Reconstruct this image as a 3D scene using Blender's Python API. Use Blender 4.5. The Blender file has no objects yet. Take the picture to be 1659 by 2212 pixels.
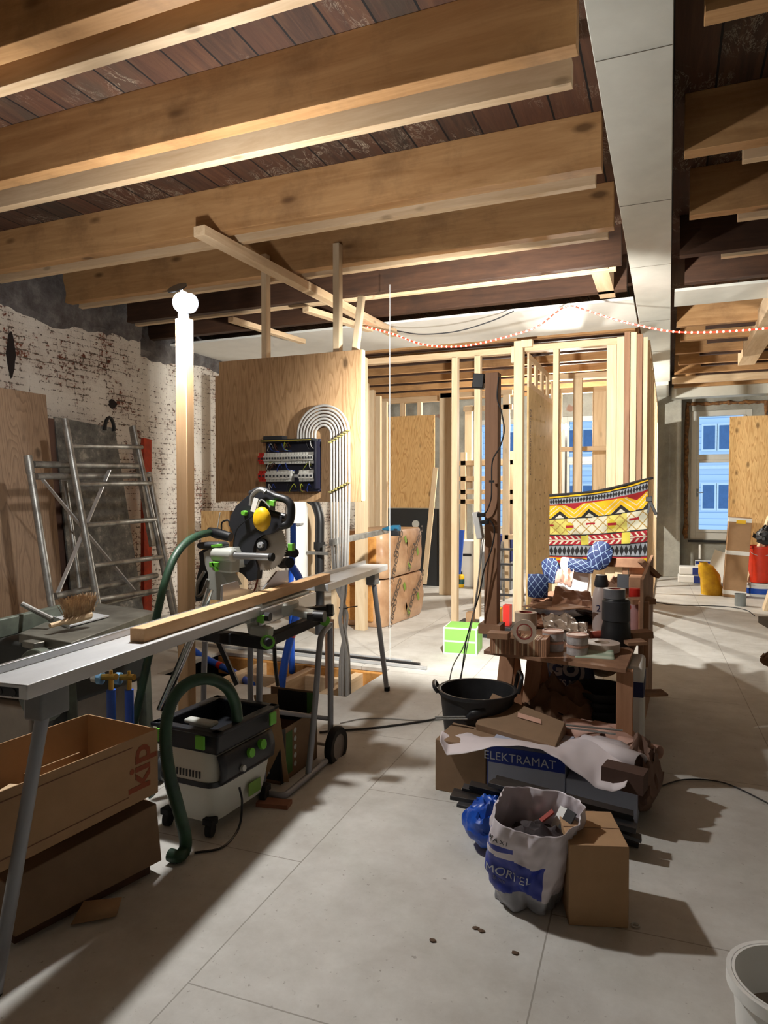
import bpy, bmesh, math, random
from mathutils import Vector, Matrix, noise
random.seed(7)
V = Vector
PI = math.pi
sc = bpy.context.scene
COL = sc.collection
# ------------------------------------------------------------------ camera
FPX, TH, CAMZ = 1500.0, math.radians(22.3), 1.5
TILT = math.atan(38 / 1500)
cd = bpy.data.cameras.new('camera'); cam = bpy.data.objects.new('camera', cd); COL.objects.link(cam)
cd.sensor_fit = 'VERTICAL'; cd.sensor_height = 36.0; cd.lens = FPX / 2212 * 36.0
cd.clip_start = 0.05; cd.clip_end = 200
cam.location = (0, 0, CAMZ); cam.rotation_euler = (PI / 2 - TILT, 0, TH)
sc.camera = cam
CR = Matrix.Rotation(TH, 3, 'Z') @ Matrix.Rotation(PI / 2 - TILT, 3, 'X')
# ------------------------------------------------------------------ world, exposure
sc.view_settings.view_transform = 'Standard'; sc.view_settings.look = 'None'
sc.view_settings.gamma = 1.0; sc.view_settings.use_curve_mapping = False
sc.view_settings.exposure = 0.12
w = bpy.data.worlds.new('dusk'); sc.world = w; w.use_nodes = True
wb = w.node_tree.nodes['Background']; wb.inputs[0].default_value = (0.5, 0.72, 1.0, 1); wb.inputs[1].default_value = 1.4
KEY_L, KEY_W, FLOOD_W, BACK_L = 1800, 20, 700, 4200     # bulb on the pale post (radiance), floodlight on the brown post (W), bulb in the back room (radiance)
def lamp(name, loc, watts, col, r=0.05):
    l = bpy.data.lights.new(name, 'POINT'); l.energy = watts; l.color = col; l.shadow_soft_size = r
    o = bpy.data.objects.new(name, l); o.location = loc; COL.objects.link(o); return o

def P(px, py, z=None, X=None, Y=None, F=None):
    """a point of the place seen at pixel px,py that lies at height z, on plane X or Y, or F metres ahead"""
    d = CR @ V(((px - 829.5) / FPX, -(py - 1106) / FPX, -1))
    if z is not None: t = (z - CAMZ) / d.z
    elif X is not None: t = X / d.x
    elif Y is not None: t = Y / d.y
    else: t = F / (-math.sin(TH) * d.x + math.cos(TH) * d.y)
    return V((0, 0, CAMZ)) + d * t
# ------------------------------------------------------------------ mesh builder
def frame(a, b, up=(0, 0, 1)):
    x = (V(b) - V(a)); L = x.length; x = x / L
    u = V(up)
    if abs(x.dot(u)) > 0.99: u = V((0, 1, 0))
    y = u.cross(x).normalized(); z = x.cross(y)
    return x, y, z, L
class MB:
    def __init__(s, M=None):
        s.v = []; s.f = []; s.sm = []; s.mi = []; s.M = M or Matrix(); s.col = None; s.cm = 0
    def add(s, vs, fs, smooth=False, M=None):
        T = s.M @ M if M else s.M
        o = len(s.v)
        s.v += [T @ V(p) for p in vs]
        s.f += [[o + i for i in f] for f in fs]; s.sm += [smooth] * len(fs); s.mi += [s.cm] * len(fs)
        return s
    def box(s, c, d, R=None):
        x, y, z = d[0] / 2, d[1] / 2, d[2] / 2
        vs = [(-x, -y, -z), (x, -y, -z), (x, y, -z), (-x, y, -z), (-x, -y, z), (x, -y, z), (x, y, z), (-x, y, z)]
        M = Matrix.Translation(V(c)) @ (R.to_4x4() if R else Matrix())
        return s.add(vs, [(0, 3, 2, 1), (4, 5, 6, 7), (0, 1, 5, 4), (1, 2, 6, 5), (2, 3, 7, 6), (3, 0, 4, 7)], M=M)
    def mm(s, a, b):
        a, b = V(a), V(b); return s.box((a + b) / 2, [abs(b[i] - a[i]) for i in range(3)])
    def bar(s, a, b, w, h, up=(0, 0, 1)):
        x, y, z, L = frame(a, b, up)
        R = Matrix((x, y, z)).transposed()
        return s.box((V(a) + V(b)) / 2, (L, w, h), R)
    def tube(s, pts, r, n=10, cap=True, rf=None):
        pts = [V(p) for p in pts]; N = len(pts); vs = []; fs = []
        t0 = (pts[1] - pts[0]).normalized(); u = V((0, 0, 1)) if abs(t0.z) < 0.95 else V((1, 0, 0))
        nrm = (u - t0 * u.dot(t0)).normalized()
        for i, p in enumerate(pts):
            t = (pts[min(i + 1, N - 1)] - pts[max(i - 1, 0)]).normalized()
            nrm = (nrm - t * nrm.dot(t)).normalized(); b = t.cross(nrm)
            rr = rf(i) if rf else r
            for k in range(n):
                a = 2 * PI * k / n; vs.append(p + (nrm * math.cos(a) + b * math.sin(a)) * rr)
        for i in range(N - 1):
            for k in range(n):
                k2 = (k + 1) % n; fs.append((i * n + k, i * n + k2, (i + 1) * n + k2, (i + 1) * n + k))
        s.add(vs, fs, True)
        if cap:
            o = len(s.v) - len(vs)
            s.f += [[o + k for k in range(n)][::-1], [o + (N - 1) * n + k for k in range(n)]]; s.sm += [False] * 2; s.mi += [s.cm] * 2
        return s
    def lathe(s, prof, c=(0, 0, 0), R=None, n=24, sq=1.0):
        vs = []; fs = []; m = len(prof)
        for r, z in prof:
            for k in range(n):
                a = 2 * PI * k / n; vs.append((r * math.cos(a), r * math.sin(a) * sq, z))
        for i in range(m - 1):
            for k in range(n):
                k2 = (k + 1) % n; fs.append((i * n + k, i * n + k2, (i + 1) * n + k2, (i + 1) * n + k))
        M = Matrix.Translation(V(c)) @ (R.to_4x4() if R else Matrix())
        return s.add(vs, fs, True, M)
    def disc(s, r, c, axis, h, n=24, r2=None):
        """a solid cylinder centred at c, height h along axis"""
        a = V(axis).normalized(); return s.tube([V(c) - a * h / 2, V(c) + a * h / 2], r, n, rf=(lambda i: (r, r2)[i]) if r2 else None)
    def prism(s, poly, d, M=None):
        n = len(poly); vs = [(x, y, 0) for x, y in poly] + [(x, y, d) for x, y in poly]
        fs = [list(range(n))[::-1], list(range(n, 2 * n))] + [(i, (i + 1) % n, n + (i + 1) % n, n + i) for i in range(n)]
        return s.add(vs, fs, M=M)
    def grid(s, nu, nv, fn, smooth=True, wrap=False):
        vs = [fn(i / nu, j / nv) for j in range(nv + 1) for i in range(nu + 1)]; W = nu + 1
        return s.add(vs, [(j * W + i, j * W + i + 1, (j + 1) * W + i + 1, (j + 1) * W + i) for j in range(nv) for i in range(nu)], smooth)
def XZ(o, ry=0):       # local x stays, local y becomes world z (up), extrusion goes towards -y... a wall-like frame facing the camera side
    return Matrix.Translation(V(o)) @ Matrix.Rotation(ry, 4, 'Z') @ Matrix.Rotation(PI / 2, 4, 'X')
def wm(o):
    M = o.matrix_basis.copy()
    return wm(o.parent) @ M if o.parent else M
def loose(mb):
    par = list(range(len(mb.v)))
    def find(a):
        while par[a] != a: par[a] = par[par[a]]; a = par[a]
        return a
    for f in mb.f:
        for i in f[1:]: par[find(f[0])] = find(i)
    g = {}
    for k, f in enumerate(mb.f): g.setdefault(find(f[0]), []).append(k)
    out = []
    for ks in g.values():
        n = MB(); ix = {}
        for k in ks:
            for i in mb.f[k]:
                if i not in ix: ix[i] = len(n.v); n.v.append(mb.v[i])
            n.f.append([ix[i] for i in mb.f[k]]); n.sm.append(mb.sm[k]); n.mi.append(0)
        out.append(n)
    return out
SPLIT = ('black_print', 'green_knob', 'green_lever', 'collar', 'rear_knob', 'green_print', 'plug')
def obj(name, mb, mat, parent=None, bev=0, solid=0, sub=0, label=None, origin=None, ang=35):
    if name in SPLIT:
        ls = loose(mb)
        if len(ls) > 1: return [_obj(name, x, mat, parent, bev) for x in ls][0]
    return _obj(name, mb, mat, parent, bev, solid, sub, label, origin, ang)
def _obj(name, mb, mat, parent=None, bev=0, solid=0, sub=0, label=None, origin=None, ang=35):
    me = bpy.data.meshes.new(name)
    if parent: inv = wm(parent).inverted(); vs = [inv @ p for p in mb.v]; loc = V((0, 0, 0))
    else:
        lo = V([min(p[i] for p in mb.v) for i in range(3)]); hi = V([max(p[i] for p in mb.v) for i in range(3)])
        loc = V(origin) if origin else V(((lo.x + hi.x) / 2, (lo.y + hi.y) / 2, lo.z)); vs = [p - loc for p in mb.v]
    me.from_pydata([tuple(p) for p in vs], [], mb.f); me.update()
    me.polygons.foreach_set('use_smooth', mb.sm)
    for m in (mat if isinstance(mat, (list, tuple)) else [mat]): me.materials.append(m)
    me.polygons.foreach_set('material_index', mb.mi)
    if mb.col:
        at = me.color_attributes.new('Col', 'FLOAT_COLOR', 'CORNER'); k = 0
        for fi, p in enumerate(me.polygons):
            for _ in p.loop_indices: at.data[_].color = (*mb.col[fi], 1)
    if ang: me.set_sharp_from_angle(angle=math.radians(ang))
    o = bpy.data.objects.new(name, me); COL.objects.link(o); o.location = loc
    if parent: o.parent = parent
    if label: o['label'] = label
    if solid: m = o.modifiers.new('s', 'SOLIDIFY'); m.thickness = solid; m.offset = 0
    if sub: m = o.modifiers.new('d', 'SUBSURF'); m.levels = m.render_levels = sub
    if bev:
        m = o.modifiers.new('b', 'BEVEL'); m.width = bev; m.segments = 2; m.limit_method = 'ANGLE'; m.angle_limit = math.radians(40)
    return o
def tag(o, label, cat, group=None):
    o['label'] = label; o['category'] = cat
    if group: o['group'] = group
    return o
def thing(name, label, cat, loc=(0, 0, 0), rz=0, group=None):
    o = bpy.data.objects.new(name, None); COL.objects.link(o); o.empty_display_size = 0.1
    o.location = loc; o.rotation_euler = (0, 0, rz); o.matrix_basis = Matrix.Translation(V(loc)) @ Matrix.Rotation(rz, 4, 'Z')
    return tag(o, label, cat, group)
def struct(o): o['kind'] = 'structure'; return o
def tree(o, parent=None):
    c = o.copy(); COL.objects.link(c); c.parent = parent
    for ch in list(o.children): tree(ch, c)
    return c
def text_mb(txt, size, M, depth=0.0008, bold=0.0, spacing=1.0):
    cu = bpy.data.curves.new('t', 'FONT'); cu.body = txt; cu.size = size; cu.extrude = depth / 2; cu.offset = bold; cu.align_x = 'CENTER'; cu.align_y = 'CENTER'
    cu.space_character = spacing; cu.resolution_u = 3
    to = bpy.data.objects.new('t', cu); COL.objects.link(to)
    dg = bpy.context.evaluated_depsgraph_get(); me = bpy.data.meshes.new_from_object(to.evaluated_get(dg))
    mb = MB(); mb.add([M @ v.co for v in me.vertices], [list(p.vertices) for p in me.polygons])
    bpy.data.objects.remove(to); bpy.data.curves.remove(cu); bpy.data.meshes.remove(me)
    return mb
def basis(o, x, y):
    """matrix whose x and y run along the given directions from o (z = out of the surface)"""
    x = V(x).normalized(); y = V(y); z = x.cross(y).normalized(); y = z.cross(x)
    M = Matrix((x, y, z)).transposed().to_4x4(); M.translation = V(o); return M
def bez(pts, n=12):
    """smooth curve through the points (Catmull-Rom)"""
    pts = [V(p) for p in pts]; q = [pts[0] * 2 - pts[1]] + pts + [pts[-1] * 2 - pts[-2]]; out = []
    for i in range(1, len(q) - 2):
        for k in range(n):
            t = k / n; a, b, c, d = q[i - 1:i + 3]
            out.append(0.5 * ((2 * b) + (c - a) * t + (2 * a - 5 * b + 4 * c - d) * t * t + (3 * b - a - 3 * c + d) * t ** 3))
    return out + [pts[-1]]
# ------------------------------------------------------------------ materials
def srgb(r, g, b): return tuple((c / 255 / 12.92) if c <= 10 else ((c / 255 + 0.055) / 1.055) ** 2.4 for c in (r, g, b))
class NT:
    def __init__(s, name):
        s.m = bpy.data.materials.new(name); s.m.use_nodes = True; s.t = s.m.node_tree; s.b = s.t.nodes['Principled BSDF']; s.tc = s.n('ShaderNodeTexCoord')
    def n(s, k, **kw):
        x = s.t.nodes.new(k)
        for a, b in kw.items():
            if a.startswith('i_'): x.inputs[int(a[2:])].default_value = b
            else: setattr(x, a, b)
        return x
    def l(s, a, b): s.t.links.new(a, b)
    def mp(s, scale, rot=(0, 0, 0), loc=(0, 0, 0), src=None):
        m = s.n('ShaderNodeMapping'); m.inputs['Scale'].default_value = scale; m.inputs['Rotation'].default_value = rot; m.inputs['Location'].default_value = loc
        s.l(src or s.tc.outputs['Object'], m.inputs[0]); return m.outputs[0]
    def noise(s, vec, scale, detail=5, rough=0.6, dist=0):
        x = s.n('ShaderNodeTexNoise'); x.inputs['Scale'].default_value = scale; x.inputs['Detail'].default_value = detail
        x.inputs['Roughness'].default_value = rough; x.inputs['Distortion'].default_value = dist; s.l(vec, x.inputs['Vector']); return x.outputs[0]
    def ramp(s, fac, stops, interp='LINEAR'):
        r = s.n('ShaderNodeValToRGB'); e = r.color_ramp.elements; r.color_ramp.interpolation = interp
        while len(e) < len(stops): e.new(0.5)
        for x, (p, c) in zip(e, stops): x.position = p; x.color = (*c, 1) if len(c) == 3 else c
        s.l(fac, r.inputs[0]); return r.outputs[0]
    def mix(s, fac, a, b, mode='MIX'):
        x = s.n('ShaderNodeMix', data_type='RGBA', blend_type=mode)
        for i, v in ((0, fac), (6, a), (7, b)):
            if hasattr(v, 'links'): s.l(v, x.inputs[i])
            else: x.inputs[i].default_value = (*v, 1) if isinstance(v, tuple) and len(v) == 3 else v
        return x.outputs[2]
    def bump(s, h, st=0.3, d=0.01):
        x = s.n('ShaderNodeBump'); x.inputs['Strength'].default_value = st; x.inputs['Distance'].default_value = d; s.l(h, x.inputs['Height']); s.l(x.outputs[0], s.b.inputs['Normal'])
    def col(s, c): s.l(c, s.b.inputs['Base Color'])
MC = {}
def mat(name, c, rough=0.6, metal=0.0, var=0.12, vs=6, bump=0.0, bs=60, stretch=(1, 1, 1), c2=None, emit=0, trans=0, spec=0.5):
    if name in MC: return MC[name]
    t = NT(name); b = t.b; b.inputs['Roughness'].default_value = rough; b.inputs['Metallic'].default_value = metal
    b.inputs['Specular IOR Level'].default_value = spec
    v = t.mp(stretch)
    if c2 is None: c2 = tuple(x * (1 - 2 * var) for x in c)
    t.col(t.ramp(t.noise(v, vs), [(0.3, c2), (0.65, c)]))
    if bump: t.bump(t.noise(v, bs, 3), bump, 0.003)
    if emit: b.inputs['Emission Color'].default_value = (*c, 1); b.inputs['Emission Strength'].default_value = emit
    if trans: b.inputs['Transmission Weight'].default_value = trans
    MC[name] = t.m; return t.m
def wood(name, light, dark, axis=2, scale=1.0, knots=0.5, rough=0.65, ring=True, stain=0.0, staincol=(0.03, 0.02, 0.015)):
    if name in MC: return MC[name]
    t = NT(name); t.b.inputs['Roughness'].default_value = rough; t.b.inputs['Specular IOR Level'].default_value = 0.3
    s = [9.0, 9.0, 9.0]; s[axis] = 0.9
    v = t.mp([x * scale for x in s])
    info = t.n('ShaderNodeObjectInfo'); off = t.n('ShaderNodeVectorMath', operation='ADD'); t.l(v, off.inputs[0]); rs = t.n('ShaderNodeMath', operation='MULTIPLY', i_1=37.0)
    t.l(info.outputs['Random'], rs.inputs[0]); t.l(rs.outputs[0], off.inputs[1]); v = off.outputs[0]
    g = t.noise(v, 1.2, 6, 0.62, 1.2)
    c = t.ramp(g, [(0.30, dark), (0.5, tuple((a + b) / 2 for a, b in zip(light, dark))), (0.68, light)])
    fine = t.noise(t.mp([x * 6 for x in s]), 1.0, 3)
    c = t.mix(0.25, c, t.ramp(fine, [(0.3, dark), (0.7, light)]))
    if knots:
        ks = [5.0 * scale] * 3; ks[axis] = 2.2 * scale
        vo = t.n('ShaderNodeTexVoronoi', feature='F1'); vo.inputs['Scale'].default_value = 1.0; t.l(t.mp(ks), vo.inputs['Vector'])
        k = t.ramp(vo.outputs[0], [(0.055, (1, 1, 1)), (0.12, (0, 0, 0))])
        sel = t.n('ShaderNodeMath', operation='MULTIPLY', i_1=knots); t.l(k, sel.inputs[0])
        c = t.mix(sel.outputs[0], c, tuple(x * 0.3 for x in dark))
    if stain:
        sn = t.ramp(t.noise(t.mp((1.4, 1.4, 1.4)), 1.6, 7, 0.7), [(0.5, (0, 0, 0)), (0.68, (stain,) * 3)])
        c = t.mix(sn, c, staincol)
    t.col(c); t.bump(fine, 0.12, 0.002)
    MC[name] = t.m; return t.m
def ply(name, light, dark, axes=(0, 2), scale=1.0, knots=0.7):
    """rotary cut veneer: long cathedral loops along the second axis"""
    if name in MC: return MC[name]
    t = NT(name); t.b.inputs['Roughness'].default_value = 0.6; t.b.inputs['Specular IOR Level'].default_value = 0.35
    s = [1.0, 1.0, 1.0]; s[axes[0]] = 5.5; s[axes[1]] = 0.75
    v = t.mp([x * scale for x in s])
    n = t.noise(v, 1.0, 2, 0.5)
    w2 = t.n('ShaderNodeMath', operation='MULTIPLY', i_1=22.0); t.l(n, w2.inputs[0])
    sn = t.n('ShaderNodeMath', operation='FRACT'); t.l(w2.outputs[0], sn.inputs[0])
    f2 = [x * 12 for x in s]; fine = t.noise(t.mp(f2), 1.5, 4)
    c = t.ramp(sn.outputs[0], [(0.0, light), (0.55, tuple(a * .7 + b * .3 for a, b in zip(light, dark))), (0.85, dark), (1.0, light)])
    c = t.mix(0.25, c, light); c = t.mix(0.3, c, t.ramp(fine, [(0.35, dark), (0.65, light)]))
    if knots:
        ks = [1.0] * 3; ks[axes[0]] = 5.0; ks[axes[1]] = 2.6
        vo = t.n('ShaderNodeTexVoronoi', feature='F1'); vo.inputs['Scale'].default_value = 1.0; t.l(t.mp(ks), vo.inputs['Vector'])
        k = t.ramp(vo.outputs[0], [(0.07, (knots,) * 3), (0.16, (0, 0, 0))]); c = t.mix(k, c, tuple(x * 0.25 for x in dark))
    t.col(c); t.bump(fine, 0.08, 0.002); MC[name] = t.m; return t.m
def vcol(name, rough=0.6, metal=0.0):
    if name in MC: return MC[name]
    t = NT(name); a = t.n('ShaderNodeAttribute', attribute_name='Col'); t.b.inputs['Roughness'].default_value = rough; t.b.inputs['Metallic'].default_value = metal
    t.l(a.outputs['Color'], t.b.inputs['Base Color']); MC[name] = t.m; return t.m
def painted(mb_fn, nu, nv, colfn):
    mb = MB(); mb.grid(nu, nv, mb_fn); mb.col = [colfn((i + .5) / nu, (j + .5) / nv) for j in range(nv) for i in range(nu)]; return mb
W_L, W_D = srgb(224, 200, 166), srgb(194, 162, 124)
pineX = wood('pine_x', W_L, W_D, 0); pineY = wood('pine_y', W_L, W_D, 1); pineZ = wood('pine_z', srgb(232, 212, 180), srgb(208, 180, 142), 2, knots=0.25)
joistX = wood('joist_x', srgb(200, 158, 110), srgb(160, 116, 72), 0, 0.7, 0.8, stain=0.4, staincol=srgb(96, 66, 44))
oldX = wood('old_joist_x', srgb(84, 58, 42), srgb(50, 34, 26), 0, 0.7, 0.4, stain=0.5)
darkZ = wood('brown_timber_z', srgb(164, 124, 96), srgb(132, 98, 74), 2)
cardb = mat('cardboard', srgb(172, 138, 104), 0.85, var=0.06, vs=9, bump=0.1, bs=220, spec=0.2)
cardb2 = mat('cardboard_dull', srgb(142, 116, 92), 0.85, var=0.08, vs=7, bump=0.1, bs=220, spec=0.2)
alu = mat('aluminium', srgb(208, 210, 212), 0.38, 0.45, var=0.06, vs=14, stretch=(1, .3, 1))
alud = mat('worn_aluminium', srgb(176, 176, 172), 0.45, 0.7, c2=srgb(110, 106, 100), vs=9, bump=0.1)
steelp = mat('grey_painted_tube', srgb(150, 152, 158), 0.45, 0.3, var=0.05)
blk = mat('black_plastic', srgb(26, 27, 30), 0.45, var=0.1)
dk = mat('dark_grey_plastic', srgb(48, 50, 54), 0.5, var=0.1)
grn = mat('green_plastic', srgb(110, 190, 60), 0.45, var=0.05)
lgt = mat('light_grey_plastic', srgb(196, 198, 192), 0.5, var=0.05)
white = mat('white_paint', srgb(232, 232, 228), 0.6, var=0.03)
blue = mat('blue_plastic', srgb(30, 84, 190), 0.4, var=0.12, vs=14)
redm = mat('red_plastic', srgb(200, 40, 30), 0.45, var=0.06)
yel = mat('yellow_plastic', srgb(240, 190, 20), 0.45, var=0.05)
blackrub = mat('rubber', srgb(20, 20, 20), 0.8, var=0.1)
chrome = mat('chrome', srgb(225, 228, 230), 0.12, 1.0, var=0.02)
brass = mat('brass', srgb(200, 160, 80), 0.3, 0.9, var=0.1)
# ================================================================== THE ROOM
XL, XR, YB, YR = -5.8, 3.3, 13.9, -3.0     # left wall, right wall, window wall, open rear
ZJ, ZC = 3.35, 3.66                        # underside of joists, underside of boards
# floor: light building board with thin seams, a hole where boards are up
t = NT('floor_board'); t.b.inputs['Roughness'].default_value = 0.62
v = t.mp((1, 1, 1))
base = t.ramp(t.noise(v, 2.2, 8, 0.7), [(0.3, srgb(176, 172, 164)), (0.62, srgb(206, 204, 198))])
sp = t.ramp(t.noise(v, 42, 3), [(0.27, srgb(120, 100, 80)), (0.34, (1, 1, 1))]); base = t.mix(0.5, base, sp, 'MULTIPLY')
br = t.n('ShaderNodeTexBrick'); br.inputs['Scale'].default_value = 1.0; br.inputs['Mortar Size'].default_value = 0.003; br.inputs['Mortar Smooth'].default_value = 0.2
br.inputs['Brick Width'].default_value = 1.5; br.inputs['Row Height'].default_value = 1.0
t.l(t.mp((1, 1, 1), (0, 0, PI / 2 - 0.03), (0.25, 0.3, 0)), br.inputs['Vector'])
t.col(t.mix(br.outputs['Fac'], base, srgb(150, 145, 136))); t.bump(t.noise(v, 60, 3), 0.05, 0.002)
floorm = t.m
HX0, HX1, HY0, HY1 = -3.95, -2.2, 4.62, 5.5
m = MB()
for a, b in (((XL, YR), (XR, HY0)), ((XL, HY1), (XR, YB)), ((XL, HY0), (HX0, HY1)), ((HX1, HY0), (XR, HY1))):
    m.mm((a[0], a[1], -0.03), (b[0], b[1], 0))
struct(obj('floor', m, floorm, origin=(0, 0, 0)))
pit = mat('dark_subfloor', srgb(40, 32, 26), 0.9, c2=srgb(15, 12, 10), vs=5, bump=0.4)
m = MB(); m.mm((XL, YR, -0.5), (XR, YB, -0.42)); struct(obj('floor', m, pit))
# left wall: brick under flaking whitewash
t = NT('whitewashed_brick'); t.b.inputs['Roughness'].default_value = 0.9; t.b.inputs['Specular IOR Level'].default_value = 0.15
uv = t.mp((1, 1, 1), (0, -PI / 2, 0))          # z,y -> brick plane
sx = t.n('ShaderNodeSeparateXYZ'); t.l(t.tc.outputs['Object'], sx.inputs[0]); cx = t.n('ShaderNodeCombineXYZ'); t.l(sx.outputs[1], cx.inputs[0]); t.l(sx.outputs[2], cx.inputs[1]); t.l(sx.outputs[0], cx.inputs[2])
bv = cx.outputs[0]
wob = t.n('ShaderNodeTexNoise'); wob.inputs['Scale'].default_value = 5; t.l(bv, wob.inputs['Vector'])
wv = t.n('ShaderNodeVectorMath', operation='MULTIPLY_ADD'); t.l(wob.outputs['Color'], wv.inputs[0]); wv.inputs[1].default_value = (0.03, 0.03, 0); t.l(bv, wv.inputs[2])
br = t.n('ShaderNodeTexBrick'); br.inputs['Scale'].default_value = 1.0; br.inputs['Mortar Size'].default_value = 0.008; br.inputs['Mortar Smooth'].default_value = 0.5
br.inputs['Brick Width'].default_value = 0.21; br.inputs['Row Height'].default_value = 0.062; br.inputs['Color1'].default_value = (*srgb(134, 78, 58), 1); br.inputs['Color2'].default_value = (*srgb(96, 58, 48), 1); br.inputs['Mortar'].default_value = (*srgb(110, 100, 90), 1)
t.l(wv.outputs[0], br.inputs['Vector'])
n1 = t.noise(bv, 2.3, 4, 0.65); n2 = t.noise(bv, 24, 6, 0.75)
add = t.n('ShaderNodeMath', operation='MULTIPLY_ADD', i_1=0.68); t.l(n2, add.inputs[0]); sc1 = t.n('ShaderNodeMath', operation='MULTIPLY', i_1=0.34); t.l(n1, sc1.inputs[0]); t.l(sc1.outputs[0], add.inputs[2])
mo = t.n('ShaderNodeMath', operation='MULTIPLY_ADD', i_1=-0.06); t.l(br.outputs['Fac'], mo.inputs[0]); t.l(add.outputs[0], mo.inputs[2])
flake = t.ramp(mo.outputs[0], [(0.425, (0, 0, 0)), (0.455, (1, 1, 1))])
paint = t.ramp(n1, [(0.3, srgb(204, 192, 180)), (0.6, srgb(236, 230, 220))])
t.col(t.mix(flake, br.outputs['Color'], paint))
t.bump(mo.outputs[0], 0.8, 0.03); wash = t.m
t2 = NT('bare_plaster_brick'); t2.b.inputs['Roughness'].default_value = 0.9
br2 = t2.n('ShaderNodeTexNoise'); v = t2.mp((1, 1, 1))
t2.col(t2.ramp(t2.noise(v, 6, 7, 0.7), [(0.3, srgb(70, 62, 60)), (0.5, srgb(96, 92, 92)), (0.7, srgb(128, 124, 122))])); t2.bump(t2.noise(v, 9, 6), 0.7, 0.04); rubble = t2.m
m = MB(); m.mm((XL - 0.25, YR, -0.4), (XL, YB, ZC + 0.1)); wl = struct(obj('wall_left', m, wash))
# chimney breast of the same wall, its edge seen beside the scaffold, and the rubble band below the joists
yc = P(305, 900, X=-5.45).y
m = MB(); m.mm((XL - 0.02, YR, -0.4), (-5.45, yc, 3.2)); obj('chimney_breast', m, wash, wl)
m = MB()
def rub(u, v_):
    y = YR + (YB - YR) * u; x0 = (-5.44 if y < yc else XL + .01); n_ = noise.noise(V((y * 1.7, v_ * 2.5, 0)))
    zb = 3.14 + .10 * noise.noise(V((y * 1.1, 7, 0))) + .07 * noise.noise(V((y * 4.3, 3, 0))) + .025 * noise.noise(V((y * 13, 5, 0)))
    return (x0 + (.05 + .05 * n_ + .03 * noise.noise(V((y * 6, v_ * 5, 2)))) * (1 if v_ > 0 else 0) - .02, y, zb + (ZC - zb) * v_)
m.grid(420, 8, rub)
obj('rubble_band', m, rubble, wl)
hk = mat('hole_shade', srgb(40, 32, 30), .95)  # flat dark patches on the wall, shade inside the holes painted on
for px, py, w_, h_ in ((243, 872, .06, .05), (24, 765, .045, .2)):
    hp_ = P(px, py, X=-5.448); m = MB(); random.seed(px); n_ = 14
    m.prism([(w_ * math.cos(i * 2 * PI / n_) * random.uniform(.7, 1.2), h_ * math.sin(i * 2 * PI / n_) * random.uniform(.7, 1.15)) for i in range(n_)], .004, basis(hp_, (0, 1, 0), (0, 0, 1))); obj('hole', m, hk, wl)
# window wall: grey cement render
t = NT('cement_render'); t.b.inputs['Roughness'].default_value = 0.85; v = t.mp((1, 1, 1))
c = t.ramp(t.noise(v, 1.3, 9, 0.72), [(0.3, srgb(128, 126, 116)), (0.5, srgb(158, 157, 148)), (0.7, srgb(186, 184, 174))])
vo = t.ramp(t.noise(v, 2.1, 3, 0.5), [(0.68, (0, 0, 0)), (0.72, (0.7,) * 3)]); c = t.mix(vo, c, srgb(150, 96, 70)); t.col(c); t.bump(t.noise(v, 7, 8), 0.4, 0.02); cement = t.m
wins = [(0.36, 1.36, 0.68, 3.02), (-1.95, -1.05, 0.68, 3.02), (-3.75, -2.75, 0.68, 3.02)]
m = MB(); xs = sorted([XL, XR] + [x for w_ in wins for x in w_[:2]])
for i in range(len(xs) - 1):
    a, b = xs[i], xs[i + 1]
    hit = [w_ for w_ in wins if w_[0] <= a < w_[1]]
    if hit: m.mm((a, YB, -0.4), (b, YB + 0.3, hit[0][2])); m.mm((a, YB, hit[0][3]), (b, YB + 0.3, ZC + 0.1))
    else: m.mm((a, YB, -0.4), (b, YB + 0.3, ZC + 0.1))
wb_ = struct(obj('wall_back', m, cement))
# rendered pier left of the big window
m = MB(); m.mm((-0.42, YB - 0.28, 0), (0.2, YB, ZC)); obj('pier', m, cement, wb_, bev=0.01)
m = MB(); m.mm((XR, YR, -0.4), (XR + 0.2, YB + .3, ZC + 0.1)); struct(obj('wall_right', m, cement))
m = MB(); m.mm((XL - .25, YR - 0.2, -0.4), (XR + .2, YR, ZC + 0.1)); struct(obj('wall_front', m, cement))
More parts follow.
